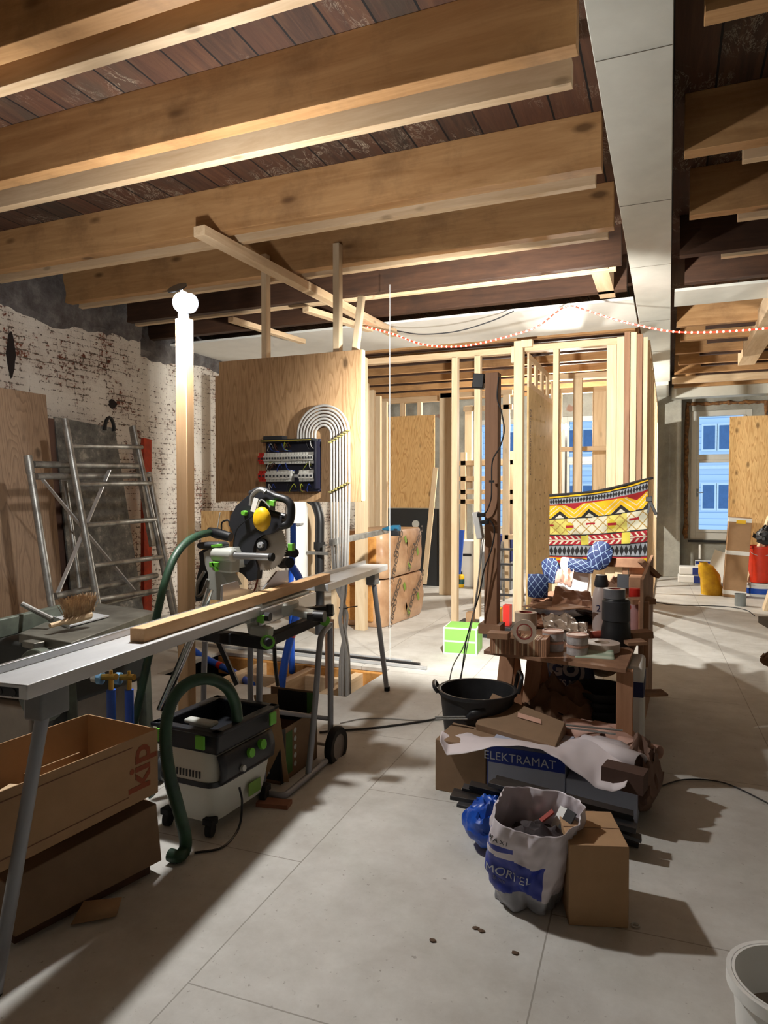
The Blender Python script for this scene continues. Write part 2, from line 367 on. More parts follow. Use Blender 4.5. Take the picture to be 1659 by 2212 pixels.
# windows
wpaint = mat('window_paint', srgb(206, 206, 200), 0.45, var=0.04)
tg = NT('window_glass'); tg.b.inputs['Roughness'].default_value = 0.02; tg.b.inputs['Transmission Weight'].default_value = 1.0; tg.b.inputs['IOR'].default_value = 1.02; tg.b.inputs['Base Color'].default_value = (0.9, 0.97, 1, 1); glass = tg.m
foam = mat('foam_joint', srgb(150, 104, 60), 0.9, c2=srgb(70, 50, 36), vs=20, bump=0.8, bs=40)
for k, (a, b, z0, z1) in enumerate(wins):
    fr = MB(); y = YB + 0.04; zt = z0 + (z1 - z0) * 0.64
    for p, q in (((a, z0), (a + .1, z1)), ((b - .1, z0), (b, z1)), ((a + .1, z0), (b - .1, z0 + .13)), ((a + .1, z1 - .1), (b - .1, z1)), ((a + .1, zt - .05), (b - .1, zt + .05))):
        fr.mm((p[0], y, p[1]), (q[0], y + .1, q[1]))
    fo = struct(obj('window_%d' % (k + 1), fr, wpaint, bev=0.006))
    g = MB(); g.mm((a + .1, y + .05, z0 + .12), (b - .1, y + .056, z1 - .1)); obj('pane', g, glass, fo)
    s_ = MB()
    for p, q in (((a + .1, z0 + .13), (a + .15, zt - .05)), ((b - .15, z0 + .13), (b - .1, zt - .05)), ((a + .15, z0 + .13), (b - .15, z0 + .18)), ((a + .15, zt - .1), (b - .15, zt - .05)), ((a + .1, zt + .05), (a + .14, z1 - .1)), ((b - .14, zt + .05), (b - .1, z1 - .1))):
        s_.mm((p[0], y - .02, p[1]), (q[0], y + .07, q[1]))
    obj('sash', s_, wpaint, fo, bev=0.004)
    if k == 0:
        h = MB(); h.tube([(a + .12, y - .03, z0 + .85), (a + .12, y - .06, z0 + .85), (a + .22, y - .06, z0 + .85)], 0.008); h.mm((a + .105, y - .035, z0 + .78), (a + .135, y - .02, z0 + .92)); obj('handle', h, chrome, fo)
        j = MB(); random.seed(2)
        for p, q in (((a - .07, z0), (a - .07, z1 + .12)), ((a - .07, z1 + .12), (b + .2, z1 + .12)), ((b + .2, z1 + .12), (b + .2, z0))):
            pts = [V((p[0] + (q[0] - p[0]) * i / 20 + random.uniform(-.012, .012), YB - .01, p[1] + (q[1] - p[1]) * i / 20 + random.uniform(-.012, .012))) for i in range(21)]
            j.tube(pts, 0.035, 8, rf=lambda i: random.uniform(.022, .045))
        obj('foam_joint', j, foam, fo)
        s2 = MB(); s2.mm((a - .03, YB - .05, z0 - .05), (b + .03, YB + .05, z0 - .01)); obj('sill', s2, blk, fo)
# ceiling: old dark boards running towards the window wall
t = NT('old_boards'); t.b.inputs['Roughness'].default_value = 0.8; v = t.tc.outputs['Object']
br = t.n('ShaderNodeTexBrick'); br.inputs['Scale'].default_value = 1.0; br.inputs['Mortar Size'].default_value = 0.006; br.inputs['Brick Width'].default_value = 7.0; br.inputs['Row Height'].default_value = 0.21; br.offset = 0.3
br.inputs['Color1'].default_value = (0.1, 0.1, 0.1, 1); br.inputs['Color2'].default_value = (1, 1, 1, 1); br.inputs['Mortar'].default_value = (0, 0, 0, 1)
t.l(t.mp((1, 1, 1), (0, 0, PI / 2)), br.inputs['Vector'])
gr = t.noise(t.mp((14, 1.0, 8)), 1.4, 7, 0.68, 1.0)
c = t.ramp(gr, [(0.3, srgb(34, 24, 19)), (0.5, srgb(84, 54, 38)), (0.66, srgb(112, 78, 52))])
c = t.mix(0.55, c, t.mix(br.outputs['Color'], srgb(58, 48, 40), srgb(104, 66, 46)), 'MIX')
gw = t.ramp(t.noise(t.mp((2.5, .8, 2)), 1.5, 5, 0.6), [(0.5, (0, 0, 0)), (0.7, (0.55,) * 3)]); c = t.mix(gw, c, srgb(60, 58, 48))
# dry white fungus threads
vn = t.noise(t.mp((3.0, 1.3, 1)), 2.4, 8, 0.75, 1.4)
th = t.ramp(vn, [(0.495, (0, 0, 0)), (0.50, (1, 1, 1)), (0.505, (1, 1, 1)), (0.512, (0, 0, 0))])
msk = t.ramp(t.noise(t.mp((1.2, 1.2, 1)), 1.3, 2), [(0.5, (0, 0, 0)), (0.58, (0.7,) * 3)])
c = t.mix(t.mix(1.0, th, msk, 'MULTIPLY'), c, srgb(214, 204, 180))
c = t.mix(br.outputs['Fac'], c, (0.004, 0.003, 0.003)); t.col(c); t.bump(gr, 0.4, 0.01); boards = t.m
m = MB(); m.mm((XL - .2, YR, ZC), (XR + .2, YB + .3, ZC + 0.05)); ce = struct(obj('ceiling', m, boards, origin=(0, 0, ZC)))
# joists (front face position measured on the photo) and the thinner battens hung beside them
# (y of front face, thickness, material, batten dy or None)
JO = [(0.15, .08, joistX, .2), (1.12, .08, joistX, .2), (2.10, .09, joistX, .16), (2.98, .09, joistX, .22), (4.13, .10, joistX, .16), (5.08, .09, joistX, .13),
      (5.90, .08, oldX, .1), (6.66, .09, oldX, None), (8.35, .09, joistX, .15), (9.15, .08, joistX, .15), (9.95, .08, joistX, .15), (10.8, .08, joistX, .15), (11.6, .08, joistX, .15), (12.4, .08, joistX, .15), (13.1, .08, joistX, None)]
for i, (y, w_, mt, dy) in enumerate(JO):
    for side, (xa, xb) in enumerate(((XL + .02, -0.37), (0.06 + (0.05 if i % 2 else 0), XR))):
        m = MB(); m.mm((xa, y, ZJ), (xb, y + w_, ZC))
        j = struct(obj('trim_%d' % (1 + i * 2 + side), m, mt if side == 0 else (mt if y > 8 else mt), bev=0.003))
        if dy:
            m = MB(); m.mm((xa + .3 * side, y + w_ + dy - .06, ZJ - .01), (xb - (.05 if not side else 0), y + w_ + dy, ZJ + 0.10)); obj('batten', m, pineX if y < 6 else oldX, j, bev=0.002)
# steel beam boxed in white board, running to the window wall
plb = mat('white_board', srgb(206, 206, 196), 0.6, var=0.06, vs=4, bump=0.05)
m = MB(); m.mm((-0.31, YR, ZJ - 0.02), (0.0, 12.2, ZC)); bm_ = struct(obj('trim_40', m, plb, bev=0.004))
m = MB(); m.mm((-0.27, 12.2, ZJ - 0.08), (-0.02, YB - .25, ZC)); obj('beam_end', m, plb, bm_, bev=0.004)
m = MB()
for y in (3.1, 4.7, 6.0, 7.9, 9.6): m.mm((-0.306, y, ZJ - 0.0225), (-0.004, y + .003, ZJ - 0.019))
obj('board_joint', m, mat('pencil', srgb(120, 112, 98)), bm_)
# plasterboard strips under the joists
m = MB(); m.mm((XL + .05, 7.02, ZJ - .005), (-0.33, 8.22, ZJ + .02)); struct(obj('trim_41', m, mat('bright_board', srgb(232, 232, 226), .6, var=.03)))
m = MB(); m.mm((0.03, 6.9, ZJ - .005), (XR, 7.45, ZJ + .02)); struct(obj('trim_42', m, plb))
m = MB(); m.mm((0.03, 13.2, ZJ - .16), (XR, 13.5, ZJ + .02)); struct(obj('trim_43', m, plb))
m = MB(); m.mm((0.03, 11.9, ZJ - .1), (XR, 12.0, ZJ + .0)); struct(obj('trim_44', m, pineX))
# trimmers between joists near the steel beam
m = MB(); m.mm((-0.62, 6.0, ZJ + .0), (-0.48, 6.9, ZJ + .2)); struct(obj('trim_45', m, pineY))
m = MB(); m.mm((.85, 6.9, ZJ - .1), (1.05, 10.6, ZJ + .1)); struct(obj('trim_46', m, pineY))
# neighbour's house across the street, seen through the windows
t = NT('weatherboard'); t.b.inputs['Roughness'].default_value = 0.6
wv = t.n('ShaderNodeTexWave', bands_direction='Z', wave_profile='SAW'); wv.inputs['Scale'].default_value = 1.6; t.l(t.tc.outputs['Object'], wv.inputs['Vector'])
t.col(t.ramp(wv.outputs[0], [(0.0, srgb(120, 150, 190)), (0.15, srgb(205, 215, 228)), (1, srgb(215, 222, 232))])); sid = t.m
nb = thing('neighbour_house', 'pale boarded house with white windows across the street outside the window', 'house', (0, 24, -3))
m = MB(); m.mm((-16, 24, -3), (14, 26, 7)); obj('wall', m, sid, nb)
wg = mat('dark_window_glass', srgb(84, 112, 150), 0.5, var=0.1)
for x in (-7.0, -6.5, -5.2, -4.7, -3.2, -2.7, -1.2, -.7, 0.93, 1.38, 3.0):
    for z in (1.0, 2.85):
        m = MB(); m.mm((x, 23.93, z), (x + .43, 24, z + .85)); wo = obj('window_frame', m, white, nb)
        m = MB(); m.mm((x + .05, 23.92, z + .06), (x + .38, 23.94, z + .79)); obj('pane', m, wg, wo)
m = MB(); m.mm((-16, 23.9, 2.3), (14, 24, 2.4)); obj('ledge', m, white, nb)
# ================================================================== TIMBER FRAMES AND THE BACK ROOMS
YF = 7.83
def xa(px, Y): return P(px, 1068, Y=Y).x
def stud(par, px, Y, w=.07, d=.09, z0=.06, z1=3.1, m=None, name='stud'):
    x = xa(px, Y) if px > 20 else px
    b = MB(); b.mm((x - w / 2, Y, z0), (x + w / 2, Y + d, z1)); return obj(name, b, m or pineZ, par, bev=.003)
def rail(par, x0, x1, Y, z, h=.07, d=.09, name='rail', m=None):
    b = MB(); b.mm((x0, Y, z), (x1, Y + d, z + h)); return obj(name, b, m or pineX, par, bev=.003)
fr = thing('stud_partition', 'front row of pale timber studs with an open bay behind the green box', 'partition frame', (-2.6, YF, 0))
rail(fr, xa(785, YF), xa(1106, YF), YF, 3.09, name='top_plate')
for px in (981, 1030): stud(fr, px, YF, z0=0)
stud(fr, 1118, YF - .02, w=.10, d=.12, z0=0, z1=3.22, name='corner_post')
stud(fr, 1106, YF - .03, w=.04, d=.06, z0=2.98, z1=3.16, name='block'); stud(fr, 1136, YF - .05, w=.12, d=.09, z0=3.14, z1=3.22, name='block')
fb = thing('stud_partition', 'right bay of pale timber studs above the patterned cloth', 'partition frame', (-.9, YF, 0))
rail(fb, xa(1128, YF) + .02, xa(1332, YF), YF, 3.10, name='top_plate')
for px, w_ in ((1199, .06), (1319, .10)): stud(fb, px, YF, w=w_, z0=0)
rail(fb, xa(1205, YF), xa(1314, YF), YF, 1.25)
# loose bundle of uprights standing at the end of the row
for k, (px, y, w_, zt, m_) in enumerate(((1338, 7.80, .075, 3.17, pineZ), (1352, 7.72, .055, 3.2, darkZ), (1366, 7.72, .06, 3.19, pineZ), (1379, 7.74, .055, 3.17, darkZ), (1391, 7.77, .05, 3.14, pineZ))):
    x = xa(px, y); b = MB(); b.mm((x - w_ / 2, y, 0), (x + w_ / 2, y + .13, zt))
    tag(obj('upright_timber', b, m_, bev=.003), '%s upright timber of the tight bundle behind the patterned cloth' % ('leftmost', 'second from left', 'middle', 'fourth from left', 'rightmost')[k], 'timber', 'bundle of uprights')
# wall frame running back to the window wall, its edge seen against the pier
fc = thing('stud_partition', 'long stud wall running back towards the grey cement pier', 'partition frame', (-.24, 10, 0))
b = MB(); b.mm((-.29, 8.0, 3.08), (-.20, 13.5, 3.15)); obj('top_plate', b, pineY, fc); b = MB(); b.mm((-.29, 8.0, 0), (-.20, 13.5, .05)); obj('bottom_plate', b, pineY, fc)
for y in (8.0, 8.8, 9.6, 10.4, 11.2, 12.0, 12.8, 13.4): b = MB(); b.mm((-.29, y, .05), (-.20, y + .05, 3.08)); obj('stud', b, pineZ, fc, bev=.002)
b = MB(); b.mm((-.235, 13.0, 1.1), (-.19, 13.4, 2.75)); obj('sheet', b, white, fc)
# board-clad cross wall receding from the corner post, nail dots, header gaps
bx = xa(1128, YF) + .03; cw = thing('clad_wall', 'fibre board clad cross wall dotted with fixings beside the corner post', 'wall panel', (bx, 9, 0))
t = NT('fibre_board'); t.b.inputs['Roughness'].default_value = .75; v = t.mp((1, 1, 1))
c = t.ramp(t.noise(v, 5, 7, .7), [(.3, srgb(176, 146, 96)), (.7, srgb(212, 184, 136))])
sx = t.n('ShaderNodeSeparateXYZ'); t.l(t.tc.outputs['Object'], sx.inputs[0])
t.col(c); fib = t.m
b = MB(); b.mm((bx, YF + .1, .02), (bx + .02, 10.2, 2.72)); obj('board', b, fib, cw)
b = MB(); b.mm((bx, YF + .1, 2.72), (bx + .02, 10.2, 2.78)); b.mm((bx, YF + .1, 3.03), (bx + .02, 10.2, 3.10)); obj('header', b, pineY, cw)
for k in range(6): b = MB(); y = YF + .1 + k * .46 * .92; b.mm((bx, y, 2.78), (bx + .02, y + .17, 3.03)); obj('stud_end', b, pineZ, cw)
b = MB(); random.seed(5)
for c0 in range(3):
    for r in range(14): b.disc(.011, (bx + .0215, YF + .55 + c0 * .33 + random.uniform(-.02, .02), .25 + r * .18 + random.uniform(-.02, .02)), (1, 0, 0), .003, 8)
obj('nail_mark', b, mat('dark_nail', srgb(96, 70, 44)), cw)
b = MB(); pts = [(bx + .022, YF + 1.95, 1.9), (bx + .022, YF + 1.9, 1.0), (bx + .022, YF + 1.9, .55), (bx + .022, YF + 1.3, .5), (bx + .022, YF + 1.15, .1)]
b.tube(pts, .009, 6); obj('spray_line', b, mat('orange_spray', srgb(235, 96, 50)), cw)
b = MB(); b.mm((bx + .0205, YF + .16, 1.7), (bx + .0215, YF + .19, 2.5))
obj('printed_marking', text_mb('Miraculanswall', .13, basis((bx + .023, YF + .2, 2.1), (0, 0, -1), (0, 1, 0))), mat('print_brown', srgb(110, 84, 56)), cw)
# rear room frames
YB2 = 10.7
rf = thing('stud_partition', 'rear timber frame around the tall plywood sheet', 'partition frame', (-4.0, YB2, 0))
rail(rf, xa(800, YB2), xa(950, YB2), YB2, 3.0, h=.09, name='top_plate')
for px in (868, 905): stud(rf, px, YB2, z1=3.0, z0=2.75)
for i, y in enumerate((8.6, 9.2, 9.8, 10.4)):
    b = MB(); x = xa(788 + i * 14, y); b.mm((x - .05, y, 0), (x + .04, y + .07, 3.0)); obj('stud', b, pineZ, rf, bev=.003)
b = MB(); b.mm((xa(836, YB2), YB2 - .04, 1.28), (xa(940, YB2), YB2 - .02, 2.78)); obj('plywood_sheet', b, ply('plywood', srgb(226, 190, 132), srgb(170, 118, 62), (0, 2)), rf)
b = MB(); b.mm((xa(838, YB2), YB2 - .05, .02), (xa(950, YB2), YB2 - .03, 1.27)); obj('membrane', b, mat('black_membrane', srgb(34, 37, 40), .6), rf)
b = MB(); b.disc(.06, (xa(901, YB2), YB2 - .06, 1.02), (0, 1, 0), .03); obj('pipe_collar', b, lgt, rf)
b = MB(); b.bar(P(916, 1262, Y=10.4), P(941, 1010, Y=10.6), .08, .03); tag(obj('timber_batten', b, pineZ, bev=.002), 'thin batten leaning against the black membrane', 'timber')
m2 = thing('stud_partition', 'middle timber frame with a broad post seen left of the free studs', 'partition frame', (-3.1, 9.9, 0))
stud(m2, 962, 9.9, w=.19, d=.12, z0=0, z1=3.0); rail(m2, xa(950, 9.9), xa(1105, 9.9), 9.9, 2.93, name='top_plate'); stud(m2, 1092, 9.9, w=.09, z0=0, z1=2.93); stud(m2, 1011, 11.4, w=.12, z0=1.6, z1=3.0)
rail(m2, xa(1000, 9.9), xa(1105, 9.9), 9.9, 2.72); rail(m2, xa(1090, 9.9), xa(1110, 9.9), 9.9, .85)
st = thing('timber_rack', 'rough timber rack with boards across it seen behind the free studs', 'rack', (-2.5, 11.2, 0))
for z, x0, x1 in ((1.98, 990, 1108), (1.72, 985, 1100), (1.5, 985, 1108), (1.34, 985, 1108)): rail(st, xa(x0, 11.2), xa(x1, 11.2), 11.2, z, h=.08, d=.25, name='shelf')
for px in (1000, 1104): stud(st, px, 11.2, w=.09, z0=0, z1=2.2, name='upright')
# right rear frame
rr = thing('stud_partition', 'rear timber frame with a cross rail in the right bay', 'partition frame', (-1.2, 11, 0))
for px, w_ in ((1167, .07), (1206, .08), (1246, .11), (1294, .2), (1312, .06)): stud(rr, px, 10.6 if px != 1246 else 9.3, w=w_, z0=0, z1=3.0)
rail(rr, xa(1160, 10.6), xa(1316, 10.6), 10.6, 3.0, name='top_plate'); rail(rr, xa(1208, 9.9), xa(1310, 9.9), 9.9, 2.1, h=.06); rail(rr, xa(1160, 9.3), xa(1316, 9.3), 9.3, 3.0, name='top_plate')
# back-room lamp on its stand
bl = thing('standing_lamp', 'lit bulb on a slim stand behind the right bay studs', 'lamp', P(1225, 1250, Y=11.6 * .99)[:2] + (0,))
p = P(1225, 925, F=11); b = MB(); b.tube([(p.x, p.y, 0), (p.x, p.y, p.z - .06)], .015, 8); b.disc(.16, (p.x, p.y, .02), (0, 0, 1), .04); obj('stand', b, dk, bl)
b = MB(); b.lathe([(0, .05), (.035, .035), (.05, 0), (.035, -.035), (0, -.05)], (p.x, p.y, p.z + .0)); obj('bulb', b, mat('lit_bulb', (1, .95, .85), emit=BACK_L), bl)
bl.location = (p.x, p.y, 0)
for ch in bl.children: ch.data.transform(Matrix.Translation(V((0, 0, 0))))
# row of studs under the distribution panel
sw = thing('stud_partition', 'low stud row standing behind the floor opening', 'partition frame', (-3.2, 6.95, 0))
for px, w_, z1 in ((519, .09, 2.9), (668, .09, 2.9), (721, .07, 2.9), (777, .12, 3.0)): stud(sw, px, 6.95, w=w_, z0=0, z1=z1)
b = MB(); b.mm((xa(445, 7.2), 7.1, .02), (xa(530, 7.2), 7.12, 1.3)); obj('board', b, ply('plywood_b', srgb(220, 184, 130), srgb(170, 120, 70), (0, 2)), sw)
# battens and hangers under the joists near the panel
def timber(name, a, c, w_, h, m_, label, cat='timber', group=None, up=(0, 0, 1)):
    b = MB(); b.bar(a, c, w_, h, up); return tag(obj(name, b, m_, bev=.003), label, cat, group)
a = P(430, 500, z=3.28); c = P(852, 716, X=a.x + .12); c.z = 3.28
timber('ceiling_batten', (a.x, a.y, 3.285), (c.x, c.y, 3.285), .095, .07, pineY, 'long pale batten running back from above the work lamp')
timber('ceiling_batten', P(498, 690, z=3.22), P(655, 738, z=3.22), .07, .05, pineY, 'short loose batten left of the first hanger above the panel')
timber('ceiling_batten', P(660, 668, z=3.25), P(800, 712, z=3.25), .08, .05, pineY, 'short batten crossing behind the two right hangers')
YP = 4.92 + .07
for px, w_, ytop, lab in ((577, .05, 4.95, 'left hanger timber above the plywood panel'), (731, .055, 4.95, 'middle hanger timber above the plywood panel')):
    x = xa(px, YP + .06); b = MB(); b.mm((x - w_ / 2, YP + .02, 2.2), (x + w_ / 2, 5.078, 3.5)); tag(obj('hanger_timber', b, pineZ, bev=.003), lab, 'timber')
timber('hanger_timber', P(768, 760, Y=5.05), P(781, 640, Y=5.06), .05, .05, pineZ, 'slanting hanger timber near the right corner of the panel')
# insulation bales
kraft = mat('wrapped_insulation', srgb(206, 168, 132), .35, c2=srgb(170, 126, 90), vs=4, bump=.6, bs=14)
wf = mat('wood_fibre', srgb(206, 150, 80), .9, c2=srgb(180, 122, 60), vs=20, bump=.4, bs=80)
p0 = P(834, 1358, z=0)
for k in range(2):
    z0 = k * .55; r = thing('insulation_bale', ('lower', 'upper')[k] + ' film-wrapped bale of wood fibre insulation beside the stud', 'insulation bale', (p0.x - .3, p0.y + .6, z0), math.radians(-4 + 3 * k), 'wrapped insulation bales'); M = wm(r)
    def bf(u, v_, s=.0):
        pass
    b = MB(M); n = 12
    def side(u, v_):   # rounded block shell
        a = u * 2 * PI; ca, sa = math.cos(a), math.sin(a); q = (abs(ca) ** 8 + abs(sa) ** 8) ** (-1 / 8); rz = 1 - .06 * abs(2 * v_ - 1) ** 6
        nn = noise.noise(V((u * 11, v_ * 5, k * 4))) * .018
        return ((.33 * ca * q) * rz + ca * nn, (.62 * sa * q) * rz + sa * nn, .005 + .53 * v_)
    b.grid(64, 10, side); top = [side(i / 64, 1) for i in range(64)]; bot = [side(i / 64, 0) for i in range(64)]; b.add(top, [list(range(64))]); b.add(bot, [list(range(64))[::-1]]); obj('wrapping', b, kraft, r, ang=60)
    b = MB(M); b.mm((-.24, -.634, .07), (.2, -.60, .47)); obj('bare_end', b, wf, r, bev=.06, label='orange wood fibre end')
    pr = mat('print_dark', srgb(90, 76, 64))
    for q, (y, z, an) in enumerate(((-.32, .38, .9), (.1, .2, 1.0), (.35, .42, .8), (-.42, .14, 1.1))):
        T = M @ basis((.352, y, z), (0, math.cos(an), math.sin(an)), (0, -math.sin(an), math.cos(an))); obj('lettering', text_mb('STEICO', .11, T, bold=.003), pr, r)
    for y, z in ((-.1, .42), (.02, .1), (.3, .25)): b = MB(M); b.box((.35, y, z), (.004, .05, .09), Matrix.Rotation(.5, 3, 'X')); obj('green_emblem', b, mat('print_green', srgb(130, 160, 60)), r)
# on top of the bales: a level and a cordless drill
timber('spirit_level', P(715, 1172, z=1.13), P(838, 1146, z=1.13), .03, .05, alud, 'worn grey level lying across the upper bale', 'level')
dr = thing('cordless_drill', 'blue cordless drill lying on the upper bale', 'drill', (P(845, 1150, z=1.12)))
q = P(845, 1150, z=1.13); b = MB(); b.tube([q + V((-.09, 0, .03)), q + V((.02, 0, .04)), q + V((.09, 0, .04))], .03, 12, rf=lambda i: (.012, .032, .034)[i]); obj('body', b, mat('drill_blue', srgb(30, 90, 120), .5), dr)
b = MB(); b.bar(q + V((.05, 0, .03)), q + V((.09, -.12, -.0)), .035, .03); b.box(q + V((.1, -.14, .0)), (.08, .05, .05)); obj('grip', b, blk, dr, bev=.006)
# oddments seen through the frame
def simple_box(name, lo, hi, m_, label, cat, bev=.004):
    b = MB(); b.mm(lo, hi); return tag(obj(name, b, m_, bev=bev), label, cat)
bt = thing('bottle', 'small yellow bottle with black cap standing between the free studs', 'bottle', P(995, 1268, z=0))
q = P(995, 1268, z=0); b = MB(); b.lathe([(0, 0), (.055, 0), (.06, .02), (.06, .17), (.045, .2), (.03, .21), (0, .21)], q); obj('body', b, yel, bt)
b = MB(); b.lathe([(.061, .05), (.062, .05), (.062, .13), (.061, .13)], q); obj('label_band', b, mat('teal_label', srgb(40, 90, 90)), bt); b = MB(); b.lathe([(.025, .205), (.028, .25), (0, .25)], q); obj('cap', b, blk, bt)
bw = thing('storage_box', 'white box with a dark lid handle slot on the floor behind the studs', 'box', P(1015, 1245, z=0)); q = P(1015, 1225, Y=10.9)
b = MB(); q2 = V((xa(1012, 11.0), 11.0, .0)); b.mm((q2.x - .25, 10.9, 0), (q2.x + .25, 11.3, .75)); obj('body', b, white, bw, bev=.01); b = MB(); b.mm((q2.x - .06, 10.89, .5), (q2.x + .08, 10.9, .54)); obj('slot', b, blk, bw)
timber('blue_tube', P(990, 1240, Y=10.2), P(998, 1145, Y=10.2), .07, .05, blue, 'tall blue plastic tube standing beside the white box', 'tube')
sb = simple_box('blue_crate', (xa(1065, 10.9), 10.8, .45), (xa(1108, 10.9), 11.2, .85), mat('dark_blue', srgb(20, 40, 110)), 'dark blue crate stacked behind the brown post', 'crate')
simple_box('grey_crate', (xa(1060, 10.9), 10.8, 0), (xa(1108, 10.9), 11.25, .44), mat('crate_grey', srgb(140, 146, 156)), 'grey crate under the dark blue crate', 'crate')
sl = thing('step_ladder', 'small grey step ladder standing just left of the corner post', 'ladder', P(1093, 1300, z=0)); q = P(1093, 1310, z=0)
for s in (-1, 1): b = MB(); b.bar(q + V((s * .14, 0, 0)), q + V((s * .11, .25, .85)), .03, .02); b.bar(q + V((s * .14, .5, 0)), q + V((s * .11, .27, .85)), .03, .02); obj('rail', b, alud, sl)
for i in range(4): b = MB(); z = .15 + i * .2; b.box(q + V((0, z * .29, z)), (.26, .07, .025)); obj('tread', b, dk, sl)
tb = thing('tool_tray', 'dark tool tray of bright odds and ends behind the green box', 'tray', P(1050, 1350, z=0)); q = P(1062, 1362, z=0) - V((0, .42, 0))
b = MB(); b.mm(q + V((-.3, 0, 0)), q + V((.3, .35, .13))); obj('tray', b, blk, tb, bev=.01)
for dx, c_, h in ((-.2, cardb, .24), (-.05, white, .2), (.1, yel, .3), (.2, redm, .34)): b = MB(); b.mm(q + V((dx, .08, .1)), q + V((dx + .07, .2, h))); obj('packet', b, c_, tb)
# grey dark back things: white tank, black waste pipe, valve, behind the saw
wt = thing('water_tank', 'white cylinder tank with blue pipes behind the mitre saw', 'tank', P(640, 1290, Y=6.5)[:2] + (0,)); q = V((xa(640, 6.5), 6.5, 0))
b = MB(); b.lathe([(0, .45), (.11, .46), (.12, .5), (.12, 1.35), (.1, 1.43), (0, 1.46)], q); obj('tank', b, white, wt); b = MB(); b.mm(q + V((-.08, -.06, 1.18)), q + V((.12, -.13, 1.2))); obj('bracket', b, alu, wt)
wp = thing('waste_pipe', 'black bent waste pipe standing beside the white tank', 'pipe', V((xa(690, 6.6), 6.6, 0))); x = xa(690, 6.6)
b = MB(); b.tube(bez([(x - .12, 6.6, 1.45), (x - .05, 6.6, 1.4), (x, 6.6, 1.25), (x, 6.6, 1.0), (x, 6.6, .0)], 8), .05, 14); obj('pipe', b, blk, wp)
b = MB(); b.disc(.062, (x, 6.6, .95), (0, 0, 1), .08); b.disc(.062, (x, 6.6, .55), (0, 0, 1), .06); obj('collar', b, blackrub, wp); b = MB(); b.tube([(x - .1, 6.5, .88), (x + .16, 6.5, .88)], .018, 10); b.tube([(x + .1, 6.5, .88), (x + .1, 6.5, .96), (x + .14, 6.5, .97)], .012, 8); obj('valve', b, alud, wp)
# white tidy: patterned cloth stretched over the frame
YC = 7.62
x0, x1 = xa(1186, YC), xa(1399, YC)
K, Yw, Rd, Gy, Wh = srgb(24, 22, 24), srgb(205, 160, 16), srgb(140, 20, 32), srgb(128, 132, 138), srgb(186, 182, 162)
def tri(x): x = x % 1; return 2 * x if x < .5 else 2 - 2 * x
def cloth_col(u, v):
    v0 = v; v = v + (u - .5) * -.02
    def band(a, b): return a <= v < b
    def diam(a, b, n, c1, c2):
        t = abs((v - a) / (b - a) - .5) * 2; return c1 if t + abs(tri(u * n) * 2 - 1) < 1 else c2
    if v > .965: return K if v > .985 else Yw
    if band(.87, .95): return diam(.87, .95, 17, K, Gy)
    if band(.85, .87) or band(.95, .965): return K if band(.95, .965) else Rd
    if band(.66, .85):
        t = (v - .66) / .19; z = tri(u * 3.2 + .15)
        if t < z * .9 - .62: return Wh
        if t < z * .95 - .38: return K
        if t > .62 + z * .6: return Rd if (int(u * 3.2 + .65) % 2) else Yw
        return Yw if (t - z * .9) % .34 < .27 else Wh
    if band(.645, .66): return K
    if band(.42, .645):
        t = (v - .42) / .225
        a_ = (u * 9 + t * 1.6) % 1; b_ = (u * 9 - t * 1.6) % 1
        w = tri(u * 2.3)
        if w > .8 and abs(t - .5) < .28 and (abs(t - .5) * 2 + (1 - w) * 2.2) < .62: return Rd if abs(t - .5) < .08 else srgb(176, 160, 40)
        if w < .22 and abs(t - .62) < .06: return Rd
        if a_ < .12 or b_ < .12: return srgb(150, 120, 60)
        return Wh if (int(u * 5) % 3) else srgb(186, 176, 90)
    if band(.405, .42): return K
    if band(.27, .405):
        t = (v - .27) / .135; uu = u * 2.4 % 1
        if uu > .8: return srgb(190, 178, 70)
        s = abs(t - .5); l = abs(((uu * 7 + s * 1.6) % 1) - .5)
        if s < .05 or (l < .19 and .1 < s < .42): return Wh
        return Rd
    if band(.255, .27): return K
    if band(.115, .255): return diam(.115, .255, 11, K, Gy)
    if band(.1, .115): return K
    if band(.085, .1): return Rd
    if v > .0:
        z = tri(u * 5); t = v / .085
        return Rd if t < z - .4 else Yw
    return K
def cloth_fn(u, v):
    x = x0 + (x1 - x0) * u; zt = 1.49 + .07 * u + .10 * u * u * u; z = .76 + (zt - .76) * v
    y = YC + .035 * math.sin(u * 6 + v * 3) + .02 * math.sin(v * 17 + u * 9) + .012 * math.sin(u * 31 + v * 14) + .02 * max(0, noise.noise(V((u * 4, v * 7, 1)))) - .03 * u * math.sin(v * 22 - u * 7) + .02
    return (x, min(y, YC + .1), z)
b = painted(cloth_fn, 240, 170, cloth_col)
pc = obj('patterned_cloth', b, vcol('printed_cloth', .9), ang=None, solid=.004); tag(pc, 'cloth printed with diamonds zigzags and leaves in yellow red and black, tied over the studs', 'cloth')
b = MB(); b.tube(bez([cloth_fn(0, 1), cloth_fn(.5, 1), cloth_fn(1, 1), V(cloth_fn(1, 1)) + V((.02, .05, 0))]), .012, 8); obj('hem', b, mat('dark_hem', K), pc)
sg = thing('clamp', 'black hand clamp hanging from the cloth at the end of the row', 'clamp', P(1402, 1090, Y=7.6)); q = P(1402, 1078, Y=7.6)
b = MB(); b.bar(q, q + V((.07, 0, -.16)), .025, .03); b.box(q, (.06, .05, .05)); obj('jaw', b, blk, sg, bev=.005); b = MB(); b.bar(q + V((.02, 0, .03)), q + V((-.01, 0, -.14)), .02, .02); obj('handle', b, dk, sg)
